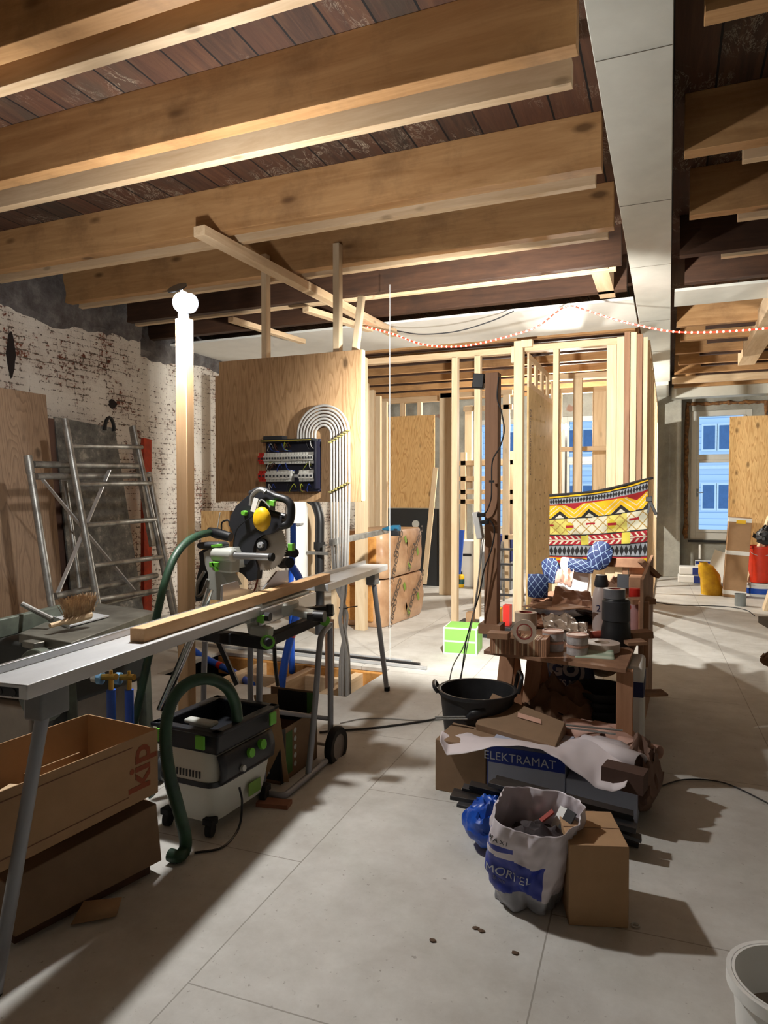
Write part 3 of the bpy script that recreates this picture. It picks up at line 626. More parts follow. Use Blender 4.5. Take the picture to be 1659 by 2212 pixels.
# ================================================================== LAMP POST, PANEL, FLOOR OPENING
plyv = ply('panel_veneer', srgb(196, 160, 120), srgb(142, 106, 70), (0, 2), .9, .8)
lp = thing('lamp_post', 'pale square timber post carrying the glaring work lamp', 'post', P(404, 1688, z=0)); q = P(404, 1688, z=0); ptop = P(400, 690, F=3.6).z
b = MB(); b.mm((q.x - .034, q.y - .025, 0), (q.x + .034, q.y + .035, ptop)); obj('post', b, wood('post_wood', srgb(226, 188, 146), srgb(196, 154, 110), 2, .6), lp, bev=.003)
wl_ = thing('work_lamp', 'glaring white work bulb clamped on top of the pale timber post', 'lamp', (q.x, q.y, ptop)); lb = P(400, 655, F=3.5)
b = MB(); b.mm((q.x - .02, q.y - .02, ptop), (q.x + .02, q.y + .02, lb.z)); b.bar((q.x, q.y, lb.z), (lb.x, lb.y + .03, lb.z), .03, .03); obj('bracket', b, dk, wl_)
kd = V((.12, -1, -.22)).normalized(); lb = lb + V((0, -.01, 0))
b = MB(); b.disc(.05, lb - kd * .03, kd, .05, 28, r2=.03); obj('housing', b, dk, wl_)
b = MB(); hd_ = V((0, -.05, .06)); b.disc(.05, lb + hd_, hd_, .006, 24); b.bar(lb + V((0, .02, .05)), lb + hd_, .012, .006); obj('added_hood', b, dk, wl_)  # added plate, blocks bulb light towards the nearest ceiling joists
b = MB(); b.lathe([(0, .055), (.03, .046), (.047, .026), (.052, 0), (.045, -.015), (.02, -.03), (0, -.03)], lb, V((0, 0, 1)).rotation_difference(kd).to_matrix()); obj('bulb', b, mat('glaring_bulb', (1, .98, .95), emit=KEY_L), wl_)
kl = bpy.data.lights.new('work_lamp_beam', 'SPOT'); kl.energy = KEY_W; kl.color = (1, .985, .95); kl.spot_size = math.radians(174); kl.spot_blend = .25; kl.shadow_soft_size = .03
ko = bpy.data.objects.new('work_lamp_beam', kl); ko.location = lb + kd * .09; ko.rotation_euler = (-kd).to_track_quat('Z', 'Y').to_euler(); COL.objects.link(ko)
YP = 4.96
def PP(px, py, dy=0): return P(px, py, Y=YP - dy)
pn = thing('electrical_panel_board', 'large plywood sheet hung over the floor opening, carrying the open fuse board', 'board', PP(630, 1083))
a, c = PP(475, 1083), PP(780, 755); b = MB(); b.mm((a.x, YP, a.z), (c.x, YP + .018, c.z)); obj('sheet', b, plyv, pn, bev=.001)
b = MB(); b.mm((a.x - .04, YP, a.z - .01), (a.x, YP + .018, PP(475, 812).z)); obj('edge_strip', b, plyv, pn)
b = MB(); b.mm((c.x, YP, a.z + .01), (c.x + .012, YP + .05, c.z)); obj('edge_batten', b, pineZ, pn)
fbx = thing('fuse_board', 'open fuse board with rows of white breakers and two red modules', 'fuse board', PP(636, 1062))
a, c = PP(577, 1062), PP(694, 948); W_, H_ = c.x - a.x, c.z - a.z
navy = mat('navy_backplate', srgb(22, 24, 44), .5)
b = MB(); b.mm((a.x, YP - .02, a.z), (c.x, YP, c.z)); b.mm((c.x - .02, YP - .09, a.z + .02), (c.x, YP, c.z - .02)); b.mm((a.x, YP - .05, a.z), (c.x, YP, a.z + .015)); obj('backplate', b, navy, fbx, bev=.003)
b = MB(); b.mm((a.x, YP - .1, c.z - .02), (c.x - .02, YP, c.z + .0)); b.mm((a.x + .02, YP - .09, c.z), (a.x + .2, YP - .01, c.z + .03)); obj('gland_plate', b, dk, fbx, bev=.003)
b = MB(); b.mm((a.x + .005, YP - .103, c.z - .015), (c.x - .04, YP - .1, c.z - .008)); obj('earth_strip', b, mat('yellow_strip', srgb(200, 180, 60)), fbx)
mw = .0178; modw = mat('module_white', srgb(206, 206, 200), .5, var=.03)
random.seed(11)
rows = [(c.z - H_ * .36, ['r', 'r'] + ['w'] * 18), (c.z - H_ * .70, ['R', 'R', 'd', 'd', 'w', 'w', 'W', 'W', 'W', '-', '-', 'w', 'w', 'w', 'w'])]
for zc, ms in rows:
    x = a.x - .035; mwid = (W_ + .005) / len(ms)
    for ch in ms:
        if ch != '-':
            b = MB(); h = .045
            b.mm((x + .001, YP - .07, zc - h), (x + mwid - .0015, YP - .02, zc + h)); b.mm((x + .0005, YP - .085, zc - .022), (x + mwid - .0005, YP - .07, zc + .022))
            for s in (-1, 1): b.disc(.003, (x + mwid / 2, YP - .071, zc + s * .036), (0, 1, 0), .004, 8)
            mt_ = {'r': redm, 'R': redm}.get(ch, modw)
            b.cm = 0; o = obj('breaker', b, mt_, fbx)
            if ch in 'rR': o['label'] = 'red module'
            b = MB(); b.mm((x + mwid * .3, YP - .092, zc - .009), (x + mwid * .7, YP - .084, zc + .008)); obj('toggle', b, dk, o)
        x += mwid
    b = MB(); b.mm((a.x, YP - .03, zc - .012), (c.x - .02, YP - .015, zc + .012)); obj('din_rail', b, alu, fbx)
wcol = [mat('wire_blue', srgb(30, 60, 150)), mat('wire_brown', srgb(90, 50, 30)), mat('wire_yellow_green', srgb(150, 160, 40)), mat('wire_black', srgb(15, 15, 18)), modw]
for k in range(26):
    x = a.x + .03 + random.random() * (W_ - .09); z1 = c.z - H_ * (.15 if k % 2 else .53) + random.uniform(-.01, .01); x2 = x + random.uniform(-.07, .07)
    if k % 3 == 2: z1 = a.z + .03
    b = MB(); b.tube(bez([(x, YP - .03, z1), (x + .01, YP - .08 - random.random() * .02, z1 + .03), ((x + x2) / 2, YP - .085, z1 - .02), (x2, YP - .03, z1 - .03)], 5), .0028, 5); obj('wire', b, wcol[k % 5], fbx)
cnd = mat('grey_conduit', srgb(184, 182, 178), .28, var=.06, spec=.7)
cc = PP(698, 938, .03); ppm = (PP(755, 938).x - PP(645, 938).x) / 110
for k in range(7):
    r = (17 + k * 6.3) * ppm; pts = [V((cc.x - r, cc.y, PP(645, 950).z - .02 - .0))]
    for i in range(25): t_ = PI - PI * i / 24; pts.append(V((cc.x + r * math.cos(t_), cc.y, cc.z + r * math.sin(t_))))
    xr = cc.x + r; pts += [V((xr, cc.y, PP(700, 1000).z)), V((xr, cc.y, PP(700, 1080).z))]
    tie = PP(742, 1317, .07 + .02 * (k % 3)); pts.append(V((tie.x + (k - 3) * .012 * .9 + .15 * 0, tie.y, tie.z + .25)) * .5 + V((xr, cc.y - .05, tie.z + .25)) * .5)
    an = k * 2 * PI / 7; pts += [V((tie.x + .018 * math.cos(an), tie.y + .018 * math.sin(an), tie.z + .02)), V((tie.x + .03 * math.cos(an), tie.y + .03 * math.sin(an), .5)), V((tie.x + (k - 3) * .013, tie.y + .02, .2)), V((tie.x + (k - 3) * .016, tie.y + .02, -.3))]
    b = MB(); b.tube(bez(pts, 4), .0098, 10)
    tag(obj('conduit', b, cnd), ('innermost', 'second from inside', 'third from inside', 'middle', 'third from outside', 'second from outside', 'outermost')[k] + ' of the seven grey conduits arching over the fuse board', 'conduit', 'seven bent grey conduits')
cl = mat('brass_saddle', srgb(190, 180, 110), .4, .3)
for y0, y1 in ((955, 930), (1063, 1043)):
    for k in range(7):
        s_ = k / 6; p = PP(713 + 42 * s_, y0 + (y1 - y0) * s_, .055); xx = cc.x + (17 + k * 6.3) * ppm
        b = MB(); b.box((xx, p.y + .01, p.z), (.026, .035, .012)); tag(obj('conduit_saddle', b, cl, bev=.002), 'small pale clip in %s slanting row holding the grey conduits' % ('the upper' if y0 == 955 else 'the lower'), 'clip', 'conduit clips in %s slanting row' % ('the upper' if y0 == 955 else 'the lower'))
b = MB(); b.tube([tie + V((.034 * math.cos(i * PI / 6), .034 * math.sin(i * PI / 6), .015)) for i in range(13)] + [tie + V((.04, .0, .02)), tie + V((.12, .0, .035))], .004, 6); tag(obj('cable_tie', b, blk), 'black cable tie around the seven conduits with its tail sticking out', 'cable tie')
# what lies in the floor opening
hn = thing('floor_opening_joists', 'pale new joists framing the bottom of the floor opening', 'joists', ((HX0 + HX1) / 2, (HY0 + HY1) / 2, -.4))
for x in (-3.45, -2.95, -2.48): b = MB(); b.mm((x - .04, HY0 - .3, -.22), (x + .04, HY1 + .2, -.05)); obj('joist', b, pineY, hn, bev=.003)
for y, x0_, x1_ in ((4.78, -3.9, -2.2), (5.12, -3.41, -2.99), (5.28, -2.91, -2.52)): b = MB(); b.mm((x0_, y, -.2), (x1_, y + .06, -.07)); obj('cross_piece', b, pineX, hn, bev=.003)
b = MB(); b.mm((HX0, HY1 - .03, -.2), (HX1, HY1 + .05, -.035)); obj('insulation_edge', b, wf, hn, bev=.01)
b = MB(); b.box((-2.5, 4.95, .15), (.06, .05, .7)); tag(obj('short_post', b, darkZ, bev=.003), 'short brown timber standing in the floor opening beside the conduits', 'timber')
for k, (pts, r_) in enumerate((([P(390, 1385, Y=5.3), P(440, 1420, Y=5.3), P(500, 1450, Y=5.25), P(545, 1480, Y=5.0)], .03), ([P(632, 1225, Y=5.2), P(648, 1260, Y=5.1), P(640, 1330, Y=5.0), P(622, 1400, Y=4.95), P(612, 1450, Y=4.9), P(606, 1500, Y=4.9)], .032), ([P(633, 1130, Y=5.4), P(633, 1180, Y=5.4), P(628, 1260, Y=5.4), V(P(630, 1300, Y=5.4)), V((P(630, 1300, Y=5.4).x, 5.4, -.1))], .026))):
    th_ = thing('water_pipe', ('dark blue sleeved pipe dipping into the floor opening', 'curved blue sleeved pipe rising behind the mitre saw', 'short straight blue pipe under the white tank')[k], 'pipe', pts[-1]); bz = bez(pts, 16)
    b = MB(); b.tube(bz, r_, 12, rf=lambda i: r_ * (1 + .06 * (i % 2))); obj('sleeve', b, blue, th_, ang=None)
    m_ = len(bz) // 2; b = MB(); b.tube(bz[m_:m_ + 3], r_ * 1.1, 12); obj('red_tape', b, redm, th_)
# profiles lying behind the opening
for k, (y, m_) in enumerate(((5.62, alu), (5.72, blk), (5.80, alu))):
    b = MB(); b.bar(V((-4.2, y + .05, .015)), V((-1.9 - .1 * k, y - .02, .015)), .03, .025); tag(obj('metal_profile', b, m_, bev=.002), ('bright metal profile lying nearest the opening', 'black strip lying between two bright profiles', 'bright metal profile lying furthest behind the opening')[k], 'profile')
b = MB(); p0, p1 = P(838, 650, F=6.2), P(842, 1432, z=0.002); b.tube([(p1.x, p1.y, 3.34), p1], .0022, 5); tag(obj('plumb_line', b, white), 'thin white plumb line hanging from a joist to the floor', 'string')
# ================================================================== LEFT WALL
b = MB(); b.bar(V((-5.05, 2.4, 1.17)), V((-5.05, 4.62, 1.17)), .018, 2.45, up=(-.1, 0, 1)); tag(obj('plywood_sheet', b, ply('plywood_left', srgb(168, 140, 114), srgb(118, 96, 78), (1, 2), .8), bev=.001), 'tall dusty plywood sheet leaning on the brick wall at the far left', 'plywood')
b = MB(); b.bar(V((-5.2, 4.66, 1.1)), V((-5.2, 4.95, 1.1)), .02, 2.2, up=(-.06, 0, 1)); tag(obj('brown_board', b, mat('brown_board', srgb(106, 78, 66), .8), bev=.001), 'narrow brown board leaning behind the plywood sheet', 'board')
gb = thing('grey_board', 'dirty grey formwork board with an iron handle behind the scaffold ladder', 'board', P(240, 1330, X=-5.1))
def quad(b, cs, th, n_): b.add([V(c_) for c_ in cs] + [V(c_) + V(n_) * th for c_ in cs], [(0, 1, 2, 3), (7, 6, 5, 4), (0, 4, 5, 1), (1, 5, 6, 2), (2, 6, 7, 3), (3, 7, 4, 0)]); return b
t = NT('dirty_board'); t.b.inputs['Roughness'].default_value = .6; v = t.mp((1, 1, 1)); t.col(t.ramp(t.noise(v, 6, 9, .75), [(.35, srgb(58, 60, 60)), (.55, srgb(110, 110, 106)), (.66, srgb(170, 166, 156))])); dirty = t.m
b = quad(MB(), [P(160, 1340, X=-5.05), P(312, 1330, X=-5.05), P(248, 925, X=-5.25), P(118, 900, X=-5.25)], .02, (-1, 0, 0)); obj('panel', b, dirty, gb)
b = MB(); hp = P(235, 930, X=-5.24); b.tube([hp + V((.01, .09 * math.cos(i * PI / 8) * .7, .13 * math.sin(i * PI / 8))) for i in range(9)], .018, 8); obj('handle', b, blk, gb)
b = MB(); q0, q1 = P(316, 948, X=-5.36), P(316, 1330, X=-5.2); b.bar(q0, q1, .05, .12, up=(0, 1, 0)); tag(obj('orange_straightedge', b, mat('orange_paint', srgb(200, 66, 34), .55, c2=srgb(150, 52, 34), vs=12), bev=.004), 'long orange straightedge standing behind the scaffold frames', 'straightedge')
def W(px, py, off=0):
    X = -4.3
    for _ in range(6): p = P(px, py, X=X); X = -4.05 - .22 * p.z + off
    return p
def down(a, b_, z): t_ = (z - a.z) / (b_.z - a.z); return a + (b_ - a) * t_
sf = thing('scaffold_section', 'worn aluminium scaffold frame with crossed braces, left of the ladder frame', 'scaffold', down(W(62, 985), W(110, 1300), 0))
def part_tube(par, name, pts, r, m_=alud, n=12): b = MB(); b.tube(pts, r, n); return obj(name, b, m_, par)
A0, A1 = W(60, 985), W(110, 1300); B0, B1 = W(322, 1020), W(380, 1330)
part_tube(sf, 'upright', [down(A0, A1, 0), A0], .027); part_tube(sf, 'upright', [down(B0, B1, 0), B0], .024)
part_tube(sf, 'coupling', [A0 + (A1 - A0) * .0, A0 + (A1 - A0) * .12], .031); 
for p_, q_ in (((72, 1003), (296, 1007)), ((78, 1029), (322, 1027)), ((118, 1288), (338, 1243)), ((200, 1312), (360, 1270))): part_tube(sf, 'cross_tube', [W(*p_), W(*q_)], .026 if q_[0] < 360 else .022)
for p_, q_ in (((92, 1036), (290, 1275)), ((236, 1016), (125, 1280))): b = MB(); b.bar(W(*p_, .05), W(*q_, .05), .008, .035, up=(1, 0, 0)); obj('brace', b, alu, sf)
lf = thing('scaffold_ladder', 'aluminium ladder frame leaning in front of the scaffold frame', 'ladder', down(W(140, 905, .1), W(212, 1310, .1), 0))
C0, C1 = W(140, 905, .1), W(212, 1310, .1); D0, D1 = W(288, 920, .02), W(370, 1310, .02)
part_tube(lf, 'upright', [down(C0, C1, 0), C0], .026); part_tube(lf, 'upright', [down(D0, D1, 0), D0], .024)
b = MB(); b.bar(W(286, 922, .0), W(330, 1180, .0), .05, .04); obj('side_channel', b, alud, lf)
for (x0_, y0_), (x1_, y1_) in (((152, 963), (306, 966)), ((165, 1046), (324, 1044)), ((186, 1135), (336, 1122)), ((202, 1222), (350, 1203)), ((212, 1295), (362, 1272))): part_tube(lf, 'rung', [W(x0_, y0_, .09), W(x1_, y1_, .03)], .021)
part_tube(lf, 'rear_post', [W(140, 1040, -.15), W(175, 1290, -.15)], .02)
# ================================================================== TABLE SAW WITH BRUSH AND DUSTPAN
cast = mat('cast_grey_green', srgb(104, 112, 100), .5, .3, c2=srgb(70, 74, 68), vs=8); caststeel = mat('table_steel', srgb(134, 132, 122), .4, .6, c2=srgb(92, 88, 80), vs=7)
ts = thing('table_saw', 'old grey-green table saw standing left of the mitre saw rail', 'table saw', (-2.9, 2.75, 0))
TA, TB_, TC, TD = P(155, 1388, z=.85), P(338, 1320, z=.85), P(200, 1301, z=.85), P(40, 1368, z=.85)
b = quad(MB(), [V((p.x, p.y, .805)) for p in (TA, TB_, TC, TD)], .045, (0, 0, 1)); obj('table_top', b, caststeel, ts, bev=.004)
b = MB(); b.bar(P(-20, 1362, z=.87), P(160, 1318, z=.87), .04, .09); obj('fence', b, cast, ts, bev=.006)
b = MB(); b.bar(P(60, 1394, z=.82), P(180, 1372, z=.82), .1, .03); obj('sliding_table', b, caststeel, ts, bev=.004)
b = MB(); b.tube([P(-30, 1378, z=.78), P(118, 1392, z=.78)], .02, 10); obj('guide_tube', b, alud, ts); b = MB(); b.box(P(130, 1392, z=.78), (.08, .05, .09)); obj('end_bracket', b, cast, ts, bev=.006)
cab = MB(); cab.mm((-3.25, 2.35, .12), (-2.75, 3.0, .5)); obj('cabinet', cab, mat('dusty_white_panel', srgb(170, 160, 148), .7), ts, bev=.01)
b = MB(); b.mm((-3.1, 2.4, .5), (-2.6, 3.0, .8)); obj('housing', b, mat('dark_cast', srgb(52, 54, 52), .6), ts, bev=.03)
b = MB(); gc = P(88, 1480, Y=2.2); b.disc(.16, gc, (.2, 1, 0), .05, 28); obj('blade_cover', b, cast, ts, bev=.006)
b = MB(); p = P(80, 1535, Y=2.16); b.mm(p + V((-.02, -.01, -.02)), p + V((.02, 0, .02))); obj('sticker', b, redm, ts, label='small red sticker')
b = MB(); p = P(80, 1541, Y=2.155); b.mm(p + V((-.012, -.01, -.014)), p + V((.012, 0, .006))); obj('sticker', b, yel, ts, label='small yellow sticker')
for x, y in ((-2.6, 2.45), (-2.68, 3.05), (-3.2, 3.05), (-3.15, 2.4)): b = MB(); b.bar((x, y, .06), (x + .03 * (1 if x < -2.9 else -1), y, .81), .06, .05); obj('leg', b, cast, ts, bev=.004)
b = MB(); b.mm((-3.3, 2.28, .0), (-2.52, 2.36, .06)); b.mm((-2.6, 2.28, .0), (-2.52, 3.1, .06)); b.mm((-3.3, 3.04, 0), (-2.52, 3.1, .06)); obj('base_frame', b, blk, ts, bev=.004)
b = MB(); b.disc(.07, (-2.44, 2.9, .07), (1, .3, 0), .03, 24); obj('wheel', b, dk, ts, bev=.006)
b = MB(); b.mm((-2.73, 2.36, .3), (-2.6, 2.5, .62)); obj('motor_box', b, mat('dark_cast', srgb(52, 54, 52)), ts, bev=.02)
zt = .856
dp = thing('dustpan', 'steel dustpan with a grey handle lying on the table saw', 'dustpan', P(165, 1345, z=zt))
ps = [P(105, 1338, z=zt), P(150, 1355, z=zt), P(236, 1332, z=zt), P(160, 1318, z=zt)]
b = quad(MB(), ps, .006, (0, 0, 1)); obj('pan', b, alu, dp); b = MB(); b.bar(ps[0], ps[3], .004, .05); b.bar(ps[0], ps[1], .004, .05); obj('rim', b, alu, dp)
b = MB(); b.tube([P(113, 1338, z=zt + .04), P(48, 1305, z=zt + .11)], .013, 10); obj('handle', b, alud, dp)
br_ = thing('hand_brush', 'wooden hand brush with pale bristles upturned on the dustpan', 'brush', P(150, 1340, z=zt + .03))
q0, q1 = P(108, 1352, z=zt + .035), P(198, 1326, z=zt + .06)
b = MB(); b.tube([q0, q0.lerp(q1, .3), q0.lerp(q1, .45), q0.lerp(q1, .95), q1], .02, 10, rf=lambda i: (.012, .012, .022, .024, .012)[i]); obj('handle', b, pineX, br_)
b = MB(); random.seed(9)
for i in range(700):
    s_ = q0.lerp(q1, random.uniform(.42, .97)) + V((random.uniform(-.018, .018), random.uniform(-.018, .018), .015)); d_ = V((random.uniform(-.45, .45), random.uniform(-.45, .45), 1)).normalized() * random.uniform(.07, .1)
    w_ = V((.0016, .001, 0)); b.add([s_ - w_, s_ + w_, s_ + d_ + w_ * .6, s_ + d_ - w_ * .6], [(0, 1, 2, 3)])
o = obj('bristles', b, mat('bristle', srgb(206, 178, 140), .9, c2=srgb(150, 120, 96), vs=40), br_, ang=None); o['kind'] = 'stuff'
# taps on blue risers
for k, (px, f_) in enumerate(((240, 3.0), (279, 3.1))):
    p = P(px, 1490, F=f_); tp = thing('water_tap', ('left', 'right')[k] + ' brass stop tap on a blue riser beside the open carton', 'tap', (p.x, p.y, 0))
    b = MB(); b.tube([(p.x, p.y, 0), (p.x, p.y, p.z)], .02, 12); obj('riser', b, blue, tp)
    b = MB(); b.tube([(p.x, p.y, p.z), (p.x, p.y, p.z + .06)], .011, 10); b.tube([(p.x - .05, p.y, p.z + .05), (p.x + .03, p.y, p.z + .06)], .014, 10); b.tube([(p.x, p.y, p.z + .05), (p.x, p.y, p.z + .085)], .008, 8); obj('valve_body', b, brass, tp)
    b = MB(); b.disc(.028, (p.x - .06, p.y, p.z + .045), (1, .2, 0), .022, 10); obj('blue_wheel', b, mat('pale_blue_plastic', srgb(110, 160, 200)), tp, bev=.003); b = MB(); b.disc(.018, (p.x - .085, p.y, p.z + .042), (1, .2, 0), .035, 8, r2=.024); obj('clear_cap', b, lgt, tp)
# ================================================================== MITRE SAW ON ITS TROLLEY
RA = math.radians(5.3); RO = V((-1.706, 1.449, 0)); ra = V((-math.sin(RA), math.cos(RA), 0)); rn = V((math.cos(RA), math.sin(RA), 0)); ZR = .95
def R_(s, n, z=ZR): return RO + ra * s + rn * n + V((0, 0, z))
sawm = mat('saw_casting', srgb(176, 178, 170), .5, .1, var=.05); shn = mat('saw_alu', srgb(190, 192, 194), .28, .8, var=.05)
gsh = mat('guard_black', srgb(36, 37, 42), .5, var=.1, vs=10)
def rail_ext(name, lab, s0, s1, foot, fs):
    r = thing(name, lab, 'saw extension', R_(s0, -.1, 0))
    b = MB(); b.bar(R_(s0, -.095, ZR - .022), R_(s1, -.095, ZR - .022), .19, .044); obj('rail', b, alu, r, bev=.003)
    b = MB(); b.bar(R_(s0, -.19, ZR + .01), R_(s1, -.19, ZR + .01), .02, .03); obj('fence_lip', b, shn, r, bev=.003)
    if s0 < 0.2:
        b = MB(); b.bar(R_(s0 - .002, -.16, ZR - .024), R_(s0 + .001, -.03, ZR - .024), .002, .026)
        for n in (-.15, -.1, -.05): b.disc(.012, R_(s0 - .002, n, ZR - .025), ra, .004, 12)
        obj('rail_end', b, dk, r)
    b = MB(); b.tube([R_(fs, -.07, ZR - .06), foot], .021 if s0 < .2 else .019, 14); obj('leg', b, steelp, r)
    b = MB(); b.bar(R_(fs - .06, -.07, ZR - .09), R_(fs + .06, -.07, ZR - .09), .07, .1); obj('leg_bracket', b, mat('clear_grey', srgb(120, 122, 124), .4), r, bev=.008)
    b = MB(); b.disc(.022, foot + V((0, 0, .015)), (0, 0, 1), .03, 12); obj('foot', b, blackrub, r)
    return r
rail_ext('saw_rail', 'long bright aluminium saw rail reaching to the camera with a grey leg', 0, 1.46, P(-12, 2150, z=0), .15)
rail_ext('saw_rail', 'far aluminium saw rail ending at a slim leg left of the green box', 2.35, 3.62, P(836, 1492, z=0), 3.45)
b = MB(); b.bar(P(296, 1387, z=ZR) + V((0, 0, .026)), P(704, 1256, z=ZR) + V((0, 0, .026)), .062, .05); tag(obj('timber_length', b, wood('batten_y', srgb(232, 196, 150), srgb(204, 158, 112), 1, 1, .4), bev=.002), 'planed pale timber length lying along the saw rail through the saw', 'timber')
# saw
SC = R_(1.75, -.3, 0)
sw_ = thing('mitre_saw', 'sliding mitre saw with black blade guard and grey casting on the trolley', 'mitre saw', SC, RA)
def SP(cx, cy, Y): return P(380 + cx / 3.456, 1020 + cy / 3.456, Y=Y)
b = MB(); p = R_(1.78, -.16, ZR - .06); b.lathe([(0, -.03), (.19, -.03), (.2, -.01), (.2, .03), (.19, .04), (0, .04)], p, n=36); obj('turntable', b, sawm, sw_)
b = MB(); b.bar(R_(1.42, -.14, ZR - .045), R_(2.16, -.14, ZR - .045), .2, .07); b.bar(R_(1.8, .02, ZR - .07), R_(1.78, .16, ZR - .09), .09, .04); obj('base', b, sawm, sw_, bev=.01)
b = MB(); b.bar(R_(1.45, -.0, ZR - .055), R_(2.14, -.0, ZR - .055), .018, .08); obj('base_front', b, shn, sw_, bev=.005)
b = MB(); b.bar(R_(1.7, .14, ZR - .08), R_(1.72, .2, ZR - .08), .04, .03); b.disc(.03, R_(1.72, .2, ZR - .08), rn, .06); obj('mitre_knob', b, blk, sw_)
# fences: sloping plates either side of the cut
def plate(name, pts, Yp, d_, m_):
    b = MB(); w_ = [SP(x, y, Yp) for x, y in pts]; n = len(w_); b.add(w_ + [p + V((0, d_, 0)) for p in w_], [list(range(n))[::-1], list(range(n, 2 * n))] + [(i, (i + 1) % n, n + (i + 1) % n, n + i) for i in range(n)]); return obj(name, b, m_, sw_, bev=.002)
b = MB(); 
def fpl(pp):
    vs = [P(380 + x / 3.456, 1020 + y / 3.456, X=-1.98 - .0916 * (0)) for x, y in pp]; return vs
for nm, pp in (('fence', [(350, 960), (352, 845), (460, 816), (480, 870), (580, 882), (572, 905)]), ('fence', [(658, 872), (760, 740), (838, 735), (840, 820), (700, 870)])):
    v1 = fpl(pp); n = len(v1); b = MB(); b.add(v1 + [p + V((-.012, 0, 0)) for p in v1], [list(range(n)), list(range(n, 2 * n))[::-1]] + [(i, (i + 1) % n, n + (i + 1) % n, n + i) for i in range(n)]); obj(nm, b, shn, sw_, bev=.002)
YB0 = P(568, 1178, F=3.70).y
plate('blade_guard', [(396, 400), (405, 330), (450, 250), (510, 195), (555, 160), (600, 132), (650, 128), (720, 160), (740, 200), (690, 220), (690, 290), (790, 330), (790, 400), (745, 440), (700, 465), (650, 470), (600, 500), (580, 560), (570, 640), (530, 690), (470, 690), (430, 600), (432, 470)], YB0 - .03, .07, gsh)
plate('lower_guard', [(470, 640), (570, 600), (612, 720), (605, 800), (545, 815), (495, 760), (440, 730)], YB0 - .02, .05, gsh)
b = MB(); b.tube(bez([SP(*q_, YB0 - .01) for q_ in ((560, 165), (640, 135), (740, 180), (830, 210), (862, 270), (845, 380), (780, 400))], 6), .021, 12); b.tube(bez([SP(*q_, YB0 - .01) for q_ in ((700, 300), (760, 315), (820, 330))], 4), .014, 10); obj('handle', b, blk, sw_)
b = MB(); b.tube(bez([SP(*q_, YB0 - .055) for q_ in ((560, 250), (575, 170), (630, 130), (670, 150))], 6), .012, 10); obj('guard_rim', b, alud, sw_)
b = MB(); b.bar(SP(680, 225, YB0 - .04), SP(740, 235, YB0 - .04), .02, .03); b.disc(.014, SP(512, 305, YB0 - .045), (0, 1, 0), .03, 16); b.bar(SP(845, 560, YB0), SP(880, 560, YB0), .03, .04); obj('green_knob', b, grn, sw_, bev=.003)
bc = SP(655, 540, YB0); bl_ = MB(); n = 64; vs = []
for i in range(2 * n): a = PI * i / n; rr = .143 if i % 2 else .135; vs.append((bc.x + rr * math.cos(a), bc.y, bc.z + rr * math.sin(a)))
bl_.add(vs + [(x, y + .003, z) for x, y, z in vs], [list(range(2 * n))[::-1], list(range(2 * n, 4 * n))] + [(i, (i + 1) % (2 * n), 2 * n + (i + 1) % (2 * n), 2 * n + i) for i in range(2 * n)]); ob = obj('blade', bl_, mat('saw_blade', srgb(176, 166, 152), .35, .6, var=.05), sw_)
b = MB(); b.disc(.033, bc - V((0, .012, 0)), (0, 1, 0), .02, 24); obj('flange', b, blk, ob); b = MB(); b.disc(.016, bc - V((0, .03, 0)), (0, 1, 0), .02, 20); b.disc(.006, bc - V((0, .045, 0)), (0, 1, 0), .01, 6); obj('bolt', b, alu, ob)
b = MB(); b.tube([SP(800, 590, YB0 + .08), SP(890, 605, YB0 + .02)], .024, 14); b.tube([SP(790, 680, YB0 + .07), SP(850, 675, YB0 + .02)], .028, 14); obj('rear_knob', b, blk, sw_)
YR_ = YB0 - .14
rdir = rn * .12
b = MB(); p0, p1 = SP(420, 622, YR_), SP(718, 634, YR_); b.tube([p0, p1], .0185, 16); obj('slide_rod', b, shn, sw_); b = MB(); b.tube([p1 - (p1 - p0).normalized() * .012, p1 + (p1 - p0).normalized() * .006], .021, 16); obj('rod_cap', b, blackrub, sw_)
b = MB(); b.tube([SP(280, 615, YR_), SP(440, 622, YR_)], .037, 16); b.bar(SP(300, 670, YR_ + .02), SP(450, 690, YR_ + .02), .08, .09); obj('slide_housing', b, sawm, sw_, bev=.012)
plate('column', [(205, 600), (260, 570), (400, 565), (430, 640), (440, 720), (330, 740), (370, 800), (400, 860), (355, 850), (345, 960), (260, 950), (235, 860), (240, 760), (215, 690)], YR_ + .02, .12, sawm)
plate('column_cover', [(170, 600), (205, 575), (225, 690), (235, 760), (215, 850), (190, 960), (145, 965), (140, 880), (160, 760), (180, 690)], YR_ + .03, .1, blk)
b = MB(); b.bar(SP(192, 545, YR_ + .06), SP(365, 545, YR_ + .06), .1, .035); obj('top_cover', b, dk, sw_, bev=.015)
b = MB(); b.bar(SP(255, 690, YR_ - .045), SP(320, 690, YR_ - .045), .02, .025); b.bar(SP(275, 670, YR_ - .045), SP(310, 740, YR_ - .045), .02, .015); b.bar(SP(270, 555, YR_), SP(340, 545, YR_), .02, .015); obj('green_lever', b, grn, sw_, bev=.003)
b = MB(); b.tube(bez([SP(*q_, YR_ + .02) for q_ in ((215, 740), (165, 830), (160, 920), (200, 900), (240, 800))], 6), .01, 8); obj('carry_strap', b, alud, sw_)
b = MB(); b.tube([SP(245, 440, YB0 + .03), SP(300, 455, YB0 + .03), SP(410, 485, YB0 + .03)], .028, 14, rf=lambda i: (.022, .03, .026)[i]); obj('dust_port', b, blk, sw_)
